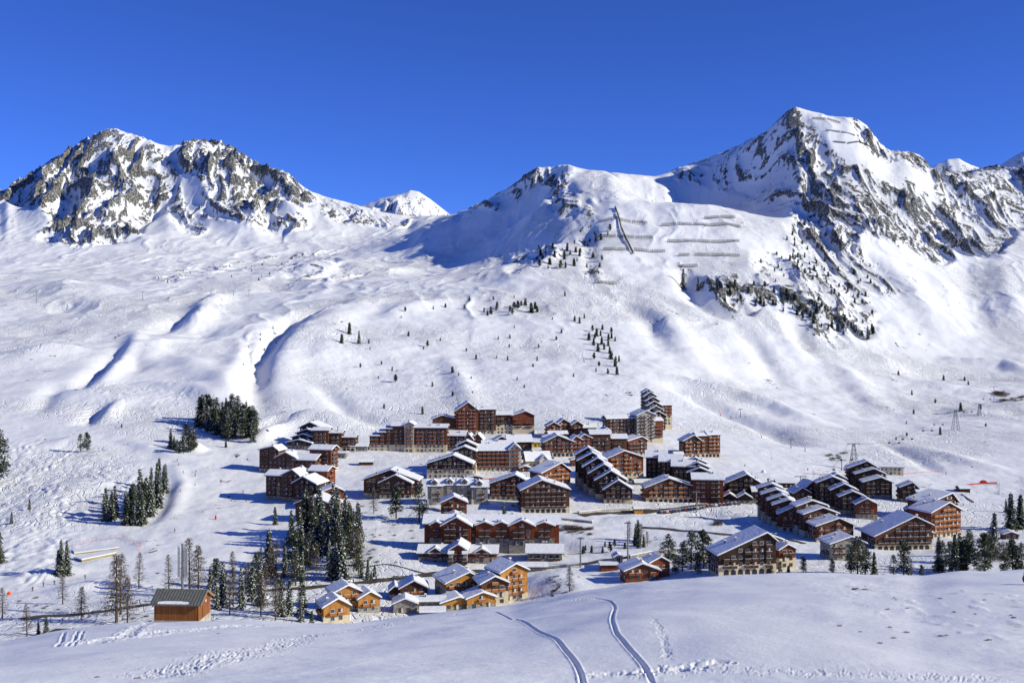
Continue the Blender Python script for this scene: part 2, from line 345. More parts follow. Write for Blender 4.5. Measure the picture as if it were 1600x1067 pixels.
# ------------------------------------------------------------------ ski and footprint tracks in the foreground
def groove(pts, width, depth, berm=0.4, rough=0.0, dmax=230, dmin=28):
    w = track(pts, dmin=dmin, dmax=dmax)
    # resample smoothly
    a = np.array(w)[:, :2]; t = np.arange(len(a)); tt = np.linspace(0, len(a)-1, len(a)*5)
    a = np.c_[np.interp(tt, t, a[:, 0]), np.interp(tt, t, a[:, 1])]
    k = np.array([1, 2, 3, 2, 1])/9.0; b = np.pad(a, ((2, 2), (0, 0)), mode='edge')
    a = np.c_[np.convolve(b[:, 0], k, 'valid'), np.convolve(b[:, 1], k, 'valid')]
    m = (DD < 230) & (XX > a[:, 0].min()-3) & (XX < a[:, 0].max()+3) & (YY > a[:, 1].min()-3) & (YY < a[:, 1].max()+3)
    xm, ym = XX[m], YY[m]
    d, q, sg = polydist(xm, ym, a)
    if rough: d = d+rough*(vnoise(xm/0.5, ym/0.9, 9)+.7*vnoise(xm/.17, ym/.3, 10))
    fade = np.clip(np.minimum(q*12, (1-q)*12), 0, 1)
    Z[m] += fade*(-depth*np.exp(-(d/width)**4)+depth*berm*np.exp(-((d-width*1.7)/(width*.6))**2)*(1+.6*vnoise(xm/.7, ym/.7, 8)))
Zsmooth_fg = Z.copy()
groove([(915,1075),(905,1045),(888,1020),(862,995),(825,975),(790,962),(760,955)], .095, .12, .3)
groove([(1022,1070),(1010,1045),(985,1015),(962,990),(955,968),(962,948),(952,938),(932,934),(880,938),(800,950)], .095, .12, .3)
groove([(1045,1035),(1038,1005),(1030,980),(1018,962)], .10, .03, rough=.3)
groove([(215,1062),(270,1050),(360,1025),(450,1001),(530,988),(620,972),(720,957),(830,943)], .36, .05, .8, rough=1.4)
groove([(88,1012),(98,998),(102,985)], .14, .1); groove([(104,1012),(118,997),(123,984)], .14, .1); groove([(112,1012),(126,997),(131,984)], .12, .08)
groove([(128,1008),(200,995),(300,984),(420,975),(500,972)], .7, .10, .8, rough=.6)
groove([(180,1000),(210,983),(235,973)], .5, .1, .8, rough=.5)
groove([(1140,1030),(1080,1042),(1000,1050),(900,1052)], .35, .09, rough=.5)
groove([(1600,1062),(1400,1055),(1180,1048),(1060,1046),(960,1062)], .25, .022, .9, rough=1.2)

# fluted, broken snow patches on the right of the hill
PM = blur(1.0*pip([(1250,905),(1440,905),(1590,930),(1600,1010),(1500,1000),(1380,960),(1230,925)]), 5)
pm = mlook(PM, PXg, PYg)*(DD < 200)
Z += pm*0.07*sstep(.15, .75, fbm(x/1.5, y/4, 3, 160))*(0.6+vnoise(x/.8, y/1.5, 161))
PYg = HOR-F*Z/np.maximum(DD, 1)

# ------------------------------------------------------------------ snow and rock shaders
def new_mat(name):
    m = bpy.data.materials.new(name); m.use_nodes = True; nt = m.node_tree; nt.nodes.clear()
    o = nt.nodes.new('ShaderNodeOutputMaterial'); b = nt.nodes.new('ShaderNodeBsdfPrincipled')
    nt.links.new(b.outputs[0], o.inputs[0]); b.inputs['Specular IOR Level'].default_value = 0.2; b.inputs['Roughness'].default_value = 0.8
    return m, nt, b
def N(nt, t, **k):
    n = nt.nodes.new(t)
    for a, v in k.items(): setattr(n, a, v)
    return n
def lk(nt, a, b): nt.links.new(a, b)
def math_n(nt, op, a, b=None, c=None, clamp=False):
    n = N(nt, 'ShaderNodeMath', operation=op); n.use_clamp = clamp
    for i, v in enumerate((a, b, c)):
        if v is None: continue
        if isinstance(v, (int, float)): n.inputs[i].default_value = v
        else: lk(nt, v, n.inputs[i])
    return n.outputs[0]
def mixc(nt, f, a, b):
    n = N(nt, 'ShaderNodeMixRGB')
    for i, v in zip((0, 1, 2), (f, a, b)):
        if isinstance(v, (int, float)): n.inputs[i].default_value = v
        elif isinstance(v, tuple): n.inputs[i].default_value = (*v, 1)
        else: lk(nt, v, n.inputs[i])
    return n.outputs[0]
def noise_n(nt, vec, scale, detail=4, rough=.55, dist=0.0):
    n = N(nt, 'ShaderNodeTexNoise'); n.inputs['Scale'].default_value = scale; n.inputs['Detail'].default_value = detail
    n.inputs['Roughness'].default_value = rough; n.inputs['Distortion'].default_value = dist
    if vec is not None: lk(nt, vec, n.inputs['Vector'])
    return n.outputs['Fac']
def ramp(nt, f, a, b):
    n = N(nt, 'ShaderNodeMapRange', interpolation_type='SMOOTHSTEP'); lk(nt, f, n.inputs[0])
    n.inputs[1].default_value = a; n.inputs[2].default_value = b; return n.outputs[0]
def mapping(nt, vec, sc=(1, 1, 1), rot=(0, 0, 0)):
    n = N(nt, 'ShaderNodeMapping'); n.inputs['Scale'].default_value = sc; n.inputs['Rotation'].default_value = rot; lk(nt, vec, n.inputs[0]); return n.outputs[0]

def terrain_material():
    m, nt, b = new_mat("snow_and_rock")
    tc = N(nt, 'ShaderNodeTexCoord'); pos = tc.outputs['Object']
    at = N(nt, 'ShaderNodeAttribute', attribute_name='cover'); sep = N(nt, 'ShaderNodeSeparateColor'); lk(nt, at.outputs['Color'], sep.inputs[0])
    rock, carve, dirt = sep.outputs[0], sep.outputs[1], sep.outputs[2]
    geo = N(nt, 'ShaderNodeNewGeometry'); sz = N(nt, 'ShaderNodeSeparateXYZ'); lk(nt, geo.outputs['Normal'], sz.inputs[0])
    warp = N(nt, 'ShaderNodeVectorMath', operation='ADD'); nw = N(nt, 'ShaderNodeTexNoise'); nw.inputs['Scale'].default_value = .02; lk(nt, pos, nw.inputs['Vector'])
    sw = N(nt, 'ShaderNodeVectorMath', operation='SCALE'); sw.inputs['Scale'].default_value = 26; lk(nt, nw.outputs['Color'], sw.inputs[0])
    lk(nt, pos, warp.inputs[0]); lk(nt, sw.outputs[0], warp.inputs[1]); wp = warp.outputs[0]
    n1 = noise_n(nt, mapping(nt, wp, (1, .35, .42), (0, .5, .5)), .03, 8, .7)
    n2 = noise_n(nt, mapping(nt, wp, (1, .7, .45), (0, .6, 0)), .13, 5, .7)
    nn = math_n(nt, 'ADD', math_n(nt, 'MULTIPLY', n1, .65), math_n(nt, 'MULTIPLY', n2, .55))     # about .55
    steep = math_n(nt, 'SUBTRACT', 1.0, sz.outputs[2])
    st = math_n(nt, 'MULTIPLY', ramp(nt, steep, .12, .6), .20)
    v = math_n(nt, 'ADD', math_n(nt, 'MULTIPLY', rock, .27), math_n(nt, 'MULTIPLY', st, math_n(nt, 'MULTIPLY', rock, 1.5, clamp=True)))
    v = math_n(nt, 'ADD', v, math_n(nt, 'MULTIPLY', math_n(nt, 'SUBTRACT', nn, .6), 2.3))
    rk = ramp(nt, v, .33, .37)
    rcol = mixc(nt, noise_n(nt, wp, .06, 6, .7), (.050, .052, .042), (.135, .122, .088))
    rcol = mixc(nt, ramp(nt, noise_n(nt, pos, .02, 3), .45, .65), rcol, (.17, .145, .10))
    rcol = mixc(nt, ramp(nt, noise_n(nt, mapping(nt, wp, (1, .5, .5), (0, .7, .4)), .22, 5, .75), .5, .62), rcol, (.03, .034, .03))
    dust = ramp(nt, noise_n(nt, mapping(nt, wp, (1, .6, .5), (0, .6, .4)), .34, 5, .75), .49, .57)
    rcol = mixc(nt, math_n(nt, 'MULTIPLY', dust, .58), rcol, (.72, .74, .78))
    snow = mixc(nt, noise_n(nt, pos, .01, 3), (.83, .84, .86), (.90, .90, .90))
    col = mixc(nt, rk, snow, rcol)
    # bare earth and stone showing through thin snow
    dn = ramp(nt, noise_n(nt, mapping(nt, pos, (1, .5, 1)), .35, 6, .75), .58, .66)
    col = mixc(nt, math_n(nt, 'MULTIPLY', dn, dirt), col, (.12, .085, .055))
    lk(nt, col, b.inputs['Base Color'])
    # ski tracks: wandering contour lines of a noise field
    tr = []
    for sc_, k, rot in ((.046, 13, .6), (.030, 20, -.4)):
        q = noise_n(nt, mapping(nt, wp, (1.5, .5, 1), (0, 0, rot)), sc_, 2, .45, .6)
        f = math_n(nt, 'PINGPONG', math_n(nt, 'MULTIPLY', q, k), .5)
        tr.append(ramp(nt, f, .0, .13))
    t2 = math_n(nt, 'MINIMUM', tr[0], tr[1])
    h = math_n(nt, 'MULTIPLY', math_n(nt, 'MULTIPLY', t2, carve), .85)
    h = math_n(nt, 'ADD', h, math_n(nt, 'MULTIPLY', noise_n(nt, pos, .45, 5, .7), math_n(nt, 'ADD', math_n(nt, 'MULTIPLY', carve, .33), .015)))
    h = math_n(nt, 'ADD', h, math_n(nt, 'MULTIPLY', noise_n(nt, mapping(nt, wp, (1, .6, .6), (0, .6, .4)), .16, 8, .75), math_n(nt, 'MULTIPLY', rk, 9.0)))
    fine = math_n(nt, 'ADD', noise_n(nt, pos, 5.0, 5, .7), math_n(nt, 'MULTIPLY', noise_n(nt, mapping(nt, pos, (1, .5, 1), (0, 0, .3)), 1.1, 4, .65), 2.2))
    h = math_n(nt, 'ADD', h, math_n(nt, 'MULTIPLY', fine, .022))
    bp = N(nt, 'ShaderNodeBump'); bp.inputs['Distance'].default_value = 1.0; bp.inputs['Strength'].default_value = 1.0
    lk(nt, h, bp.inputs['Height']); lk(nt, bp.outputs[0], b.inputs['Normal'])
    b.inputs['Roughness'].default_value = .65
    return m
M_TERR = terrain_material()

# carve mask: off-piste slopes are full of tracks, groomed pistes and the foreground are not
PISTE = blur(np.maximum.reduce([1.0*pip([(250,720),(300,700),(400,700),(400,760),(360,830),(430,900),(210,930),(225,850),(262,770)]),
        1.0*pip([(0,640),(240,690),(300,705),(290,730),(180,700),(0,668)]), .8*pip([(0,560),(180,520),(380,560),(400,640),(300,640),(180,600),(0,610)]),
        1.0*pip([(-240,600),(0,590),(300,630),(300,640),(0,625),(-240,640)]),
        .9*pip([(930,720),(1150,700),(1300,720),(1350,745),(1180,770),(1000,700)]), .9*pip([(1360,740),(1600,700),(1600,800),(1420,770)])]), 5)
sd = (P[:, 0], P[:, 1])
carve = sstep(260, 420, DD)*np.clip(1-mlook(PISTE, PXg, PYg), 0.06, 1)*(0.08+0.92*sstep(-.25, .45, fbm(x/220, y/220, 2, 170)))*(0.7+0.3*sstep(800, 1200, DD))
carve = carve*sstep(3400, 1800, DD)
dirtp = blur(np.maximum.reduce([.8*pip([(850,815),(925,825),(925,835),(850,828)]), .55*pip([(940,800),(1060,800),(1180,790),(1180,800),(1080,815),(960,812)]),
        .5*pip([(850,900),(910,900),(920,940),(860,930)]), .35*pip([(1250,905),(1440,905),(1600,930),(1600,1000),(1500,1000),(1380,960)]), .35*pip([(20,900),(300,900),(300,985),(20,1000)]),
        .25*pip([(560,790),(640,800),(640,880),(570,870)]), .45*pip([(1100,560),(1600,560),(1600,640),(1500,640)]), .5*pip([(320,970),(400,965),(390,978),(330,978)])]), 3)
dirt = mlook(dirtp, PXg, PYg)
dirt = np.where(DD < 230, dirt*.9, dirt)

def grid_object(name, X, Y, Zg, mat, attr=None, kind='structure'):
    n, mcol = X.shape; me = bpy.data.meshes.new(name)
    co = np.empty((n*mcol, 3), np.float32); co[:, 0] = X.ravel(); co[:, 1] = Y.ravel(); co[:, 2] = Zg.ravel()
    i = np.arange((n-1)*(mcol-1)); r = i//(mcol-1); c = i % (mcol-1); a = r*mcol+c
    f = np.stack([a, a+1, a+1+mcol, a+mcol], 1).astype(np.int32)
    me.vertices.add(len(co)); me.vertices.foreach_set('co', co.ravel())
    me.loops.add(f.size); me.loops.foreach_set('vertex_index', f.ravel())
    me.polygons.add(len(f)); me.polygons.foreach_set('loop_start', np.arange(0, f.size, 4, dtype=np.int32))
    me.polygons.foreach_set('use_smooth', np.ones(len(f), bool))
    if attr is not None:
        at = me.attributes.new('cover', 'FLOAT_COLOR', 'POINT'); at.data.foreach_set('color', attr.astype(np.float32).ravel())
    me.update(calc_edges=True); me.materials.append(mat)
    o = bpy.data.objects.new(name, me); COL.objects.link(o)
    if kind: o['kind'] = kind
    return o
att = np.stack([np.clip(rockm, 0, 1.5), carve, dirt, np.ones_like(dirt)], -1).reshape(-1, 4)
terrain = grid_object('snowy_ground', XX, YY, Z, M_TERR, att)
# the same snowfield carried on beyond both edges of the detailed part
for sgn_, je in ((-1, 0), (1, NU-1)):
    du = np.r_[0, np.geomspace(.01, 2.2, 22)]; ue = U[je]+sgn_*du; Dx = np.where(D < 26, 26, D)[:, None]
    Xs = ue[None, :]*Dx; Ys = np.broadcast_to(D[:, None], Xs.shape); off = np.abs(Xs-Xs[:, :1])
    Zs_ = Z[:, je][:, None]-off*np.where(D > 500, .22, .02)[:, None]+np.where(off > 1, 1.2*fbm(Xs/60, Ys/60, 2, 400), 0)*np.clip(off/40, 0, 1)
    ats = np.stack([np.zeros(Xs.shape), np.where(Ys > 400, .3, 0.0), np.zeros(Xs.shape), np.ones(Xs.shape)], -1).reshape(-1, 4)
    if sgn_ < 0: Xs, Ys, Zs_ = Xs[:, ::-1], Ys[:, ::-1], Zs_[:, ::-1]
    grid_object('snowy_ground', Xs, Ys, Zs_, M_TERR, ats)
# ------------------------------------------------------------------ far peaks
def far_peak(name, sky, d, spread, rockv, seed):
    pts = np.array(sky, float); pxs = np.linspace(pts[0, 0]-40, pts[-1, 0]+40, 170); top = np.interp(pxs, pts[:, 0], pts[:, 1])
    dd = np.linspace(-spread, spread*.5, 120); PX, Q = np.meshgrid(pxs, dd); T = np.broadcast_to(top, PX.shape)
    Y = d+Q; X = (PX-CX)/F*d*1.0+Q*0.25
    zt = d*(HOR-T)/F
    Zp = zt-np.abs(Q)*.62
    Zp = Zp+(ridged(X/260, Y/420, 5, seed)-1.0)*60*np.clip(np.abs(Q)/120, .12, 1)
    edge = np.minimum(PX-pxs[0], pxs[-1]-PX)/30; Zp -= (1-np.clip(edge, 0, 1))**2*300
    at = np.stack([np.full(X.shape, rockv), np.zeros(X.shape), np.zeros(X.shape), np.ones(X.shape)], -1).reshape(-1, 4)
    grid_object(name, X, Y, Zp, M_TERR, at)
far_peak('far_mountain', [(540,330),(565,320),(600,309),(625,303),(642,295),(655,297),(672,308),(695,326),(720,345)], 6500, 1500, .42, 300)
far_peak('far_mountain', [(1440,268),(1462,258),(1480,250),(1498,248),(1515,255),(1535,262),(1560,258),(1580,246),(1600,234),(1640,215),(1700,205),(1800,230)], 4600, 1100, .5, 340)
# ------------------------------------------------------------------ object helpers
def wood(name, c1, c2, scale=1.0, vertical=True):
    m, nt, b = new_mat(name); tc = N(nt, 'ShaderNodeTexCoord'); pos = tc.outputs['Object']
    sx = (2.6, 2.6, .12) if vertical else (.12, .12, 3.2)
    f = noise_n(nt, mapping(nt, pos, sx), scale, 3, .6); f = ramp(nt, f, .3, .7)
    g = noise_n(nt, pos, .35, 4, .6)
    c = mixc(nt, f, c1, c2); c = mixc(nt, math_n(nt, 'MULTIPLY', ramp(nt, g, .4, .7), .45), c, tuple(v*.55 for v in c1))
    lk(nt, c, b.inputs['Base Color']); b.inputs['Roughness'].default_value = .75
    return m
def plain(name, c, rough=.7, var=.25, sc=.8, metal=0, emit=None, spec=.3):
    m, nt, b = new_mat(name); tc = N(nt, 'ShaderNodeTexCoord')
    f = ramp(nt, noise_n(nt, tc.outputs['Object'], sc, 5, .65), .3, .7)
    lk(nt, mixc(nt, f, tuple(v*(1-var) for v in c), tuple(min(1, v*(1+var)) for v in c)), b.inputs['Base Color'])
    b.inputs['Roughness'].default_value = rough; b.inputs['Metallic'].default_value = metal; b.inputs['Specular IOR Level'].default_value = spec
    return m
MT = dict(
 dark=wood('dark_timber', (.030, .019, .014), (.065, .038, .026)), red=wood('red_brown_timber', (.150, .040, .019), (.26, .075, .034)),
 brown=wood('brown_timber', (.080, .036, .021), (.155, .068, .037)), orange=wood('golden_timber', (.40, .165, .035), (.56, .26, .065)),
 hut=wood('hut_timber', (.19, .066, .022), (.31, .115, .035)),
 cream=plain('cream_render', (.62, .52, .36), .85, .12), stone=plain('grey_stone', (.30, .27, .23), .9, .4, .9),
 pale=plain('pale_stone', (.42, .38, .31), .9, .3), fascia=wood('fascia_board', (.03, .019, .013), (.06, .035, .022)),
 rail_r=wood('balcony_red', (.25, .070, .030), (.38, .12, .05), vertical=False), rail_o=wood('balcony_orange', (.42, .15, .045), (.56, .22, .07), vertical=False),
 rail_b=wood('balcony_brown', (.085, .04, .024), (.15, .068, .038), vertical=False),
 glass=plain('window_glass', (.035, .045, .06), .12, .3, spec=.6), frame=plain('window_frame', (.20, .13, .08), .6),
 frame_w=plain('pale_frame', (.62, .58, .50), .6), snow=plain('roof_snow', (.86, .87, .89), .6, .02, .4), metal=plain('grey_steel', (.22, .23, .24), .5, .2, metal=.3),
 mlight=plain('pale_steel', (.45, .46, .46), .45, .15), roofg=plain('ribbed_sheet', (.15, .155, .14), .5, .2, 2.0),
 redp=plain('red_plastic', (.62, .035, .02), .5, .1), orangep=plain('orange_plastic', (.80, .14, .03), .5, .1), yellowp=plain('yellow_paint', (.62, .48, .10), .6, .15), bark=plain('bark', (.085, .06, .042), .9, .4, 3),
 needle=plain('needles_dark_green', (.045, .066, .034), .8, .55, .5), needle2=plain('needles_olive', (.115, .115, .058), .8, .5, .5),
 larch=plain('bare_larch_twigs', (.115, .082, .050), .85, .4, .6), rubber=plain('tyre_rubber', (.02, .02, .02), .8), asphalt=plain('wet_asphalt', (.085, .068, .052), .7, .35, .25),
 plank=wood('weathered_plank', (.30, .24, .10), (.42, .34, .16), vertical=False), fence=plain('weathered_steel', (.045, .043, .04), .8, .3), skin=plain('skin', (.5, .3, .2), .6), blk=plain('dark_fabric', (.025, .03, .045), .8), blue=plain('blue_fabric', (.05, .12, .35), .8), redf=plain('red_fabric', (.5, .02, .03), .8), wht=plain('white_fabric', (.7, .7, .7), .8))
def snow_bump(m):
    nt = m.node_tree; b = [n for n in nt.nodes if n.type == 'BSDF_PRINCIPLED'][0]; tc = N(nt, 'ShaderNodeTexCoord'); geo = N(nt, 'ShaderNodeNewGeometry')
    h = math_n(nt, 'ADD', noise_n(nt, geo.outputs['Position'], .35, 5, .65), math_n(nt, 'MULTIPLY', noise_n(nt, geo.outputs['Position'], 1.3, 4, .6), .4))
    bp = N(nt, 'ShaderNodeBump'); bp.inputs['Distance'].default_value = .9; bp.inputs['Strength'].default_value = .35; lk(nt, h, bp.inputs['Height']); lk(nt, bp.outputs[0], b.inputs['Normal'])
snow_bump(MT['snow'])

class MB:
    def __init__(s): s.v = []; s.f = []; s.m = []
    def add(s, vs, fs, m=0):
        o = len(s.v); s.v += [tuple(map(float, v)) for v in vs]; s.f += [tuple(i+o for i in f) for f in fs]; s.m += [m]*len(fs); return s
    def box(s, x0, x1, y0, y1, z0, z1, m=0):
        return s.add([(x0,y0,z0),(x1,y0,z0),(x1,y1,z0),(x0,y1,z0),(x0,y0,z1),(x1,y0,z1),(x1,y1,z1),(x0,y1,z1)],
                     [(0,3,2,1),(4,5,6,7),(0,1,5,4),(1,2,6,5),(2,3,7,6),(3,0,4,7)], m)
    def prism(s, poly, axis, a, b, m=0):
        """poly in (s, z), extruded along 'y' or 'x' from a to b"""
        n = len(poly)
        if axis == 'y': vs = [(p, a, z) for p, z in poly]+[(p, b, z) for p, z in poly]
        else: vs = [(a, p, z) for p, z in poly]+[(b, p, z) for p, z in poly]
        return s.add(vs, [tuple(range(n))[::-1], tuple(range(n, 2*n))]+[(i, (i+1) % n, n+(i+1) % n, n+i) for i in range(n)], m)
    def bar(s, p, q, r0, r1=None, n=5, m=0):
        p = Vector(p); q = Vector(q); r1 = r0 if r1 is None else r1; d = (q-p)
        if d.length < 1e-6: return s
        d.normalize(); a = d.orthogonal().normalized(); b = d.cross(a); vs = []
        for c, r in ((p, r0), (q, r1)):
            for k in range(n): t = 2*math.pi*k/n; vs.append(c+a*math.cos(t)*r+b*math.sin(t)*r)
        return s.add(vs, [(k, (k+1) % n, n+(k+1) % n, n+k) for k in range(n)]+[tuple(range(n))[::-1], tuple(range(n, 2*n))], m)
    def mesh(s, name, mats, smooth=False):
        me = bpy.data.meshes.new(name); me.from_pydata(s.v, [], s.f); me.polygons.foreach_set('material_index', s.m)
        for m in mats: me.materials.append(m)
        if smooth: me.polygons.foreach_set('use_smooth', [True]*len(s.f))
        me.update()
        import bmesh
        bm = bmesh.new(); bm.from_mesh(me); bmesh.ops.recalc_face_normals(bm, faces=bm.faces); bm.to_mesh(me); bm.free()
        return me
    def build(s, name, mats, parent=None, smooth=False):
        return link(name, s.mesh(name, mats, smooth), parent)
def link(name, me, parent=None, loc=None, rz=None):
    o = bpy.data.objects.new(name, me); COL.objects.link(o)
    if parent is not None: o.parent = parent
    if loc is not None: o.location = loc
    if rz is not None: o.rotation_euler = (0, 0, rz)
    return o
def tag(o, label=None, cat=None, group=None, kind=None):
    if label: o['label'] = label
    if cat: o['category'] = cat
    if group: o['group'] = group
    if kind: o['kind'] = kind
    return o
def thing(name, loc, label, cat, group=None, rz=0.0):
    o = link(name, None, loc=loc, rz=rz); o.empty_display_size = .5
    return tag(o, label, cat, group)

# shared small meshes
def m_window(fr):
    b = MB(); b.box(-.8, .8, -.10, .0, -.8, .8, 1); b.box(-.66, -.04, -.13, -.10, -.66, .66, 0); b.box(.04, .66, -.13, -.10, -.66, .66, 0)
    return b.mesh('window', [MT['glass'], fr])
WIN = dict(b=m_window(MT['frame']), w=m_window(MT['frame_w']))
def m_win2(w, z0, z1, fr, curtain):
    b = MB(); b.box(-w, w, -.10, 0, z0, z1, 1); b.box(-w+.12, -.04, -.13, -.10, z0+.12, z1-.12, 0); b.box(.04, w-.12, -.13, -.10, z0+.12, z1-.12, 2 if curtain else 0)
    return b.mesh('window', [MT['glass'], fr, MT['frame_w']])
WALT = [m_win2(.95, -1.3, .8, MT['frame'], True), m_win2(.95, -1.3, .8, MT['frame_w'], False), m_win2(.6, -.6, .75, MT['frame_w'], False), m_win2(.8, -.8, .8, MT['frame'], True)]
def m_balc(mat):
    b = MB(); b.box(-1.35, 1.35, -1.15, 0, -.14, 0, 0); b.box(-1.35, 1.35, -1.2, -1.12, 0, .42, 0); b.box(-1.35, 1.35, -1.2, -1.12, .52, 1.0, 0)
    b.box(-1.35, -1.28, -1.12, 0, .1, 1.0, 0); b.box(1.28, 1.35, -1.12, 0, .1, 1.0, 0)
    b.box(-1.3, 1.3, -1.14, -.9, 1.0, 1.07, 1)
    return b.mesh('balcony', [mat, MT['snow']])
BAL = dict(r=m_balc(MT['rail_r']), o=m_balc(MT['rail_o']), b=m_balc(MT['rail_b']))
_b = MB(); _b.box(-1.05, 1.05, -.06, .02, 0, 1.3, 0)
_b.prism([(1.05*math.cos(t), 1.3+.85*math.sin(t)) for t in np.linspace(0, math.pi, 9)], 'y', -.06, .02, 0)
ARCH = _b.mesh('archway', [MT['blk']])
_b = MB(); _b.box(-.4, .4, -.4, .4, 0, 1.5, 0); _b.box(-.5, .5, -.5, .5, 1.5, 1.85, 1); CHIM = _b.mesh('chimney', [MT['stone'], MT['snow']])

def chevron(mb, roof, x0, x1, y0, y1, e0, e1, ap, rise, lo, hi, ov, m=0):
    a0, a1 = (x0, x1) if roof == 'g' else (y0, y1); b0, b1 = (y0, y1) if roof == 'g' else (x0, x1)
    am = a0+(a1-a0)*ap; top = max(e0, e1)+rise; s0 = (top-e0)/max(am-a0, .1); s1 = (top-e1)/max(a1-am, .1)
    l = (a0-ov, e0-s0*ov); r = (a1+ov, e1-s1*ov)
    poly = [(l[0], l[1]+lo), (am, top+lo), (r[0], r[1]+lo), (r[0]-.05, r[1]+hi*.8), (r[0]-.4, r[1]+hi+s1*.4), (am+.6, top+hi-s1*.6+.03), (am, top+hi), (am-.6, top+hi-s0*.6+.03), (l[0]+.4, l[1]+hi+s0*.4), (l[0]+.05, l[1]+hi*.8)]
    mb.prism(poly, 'y' if roof == 'g' else 'x', b0-ov, b1+ov, m)
BRNG = random.Random(11)
NB = [0]
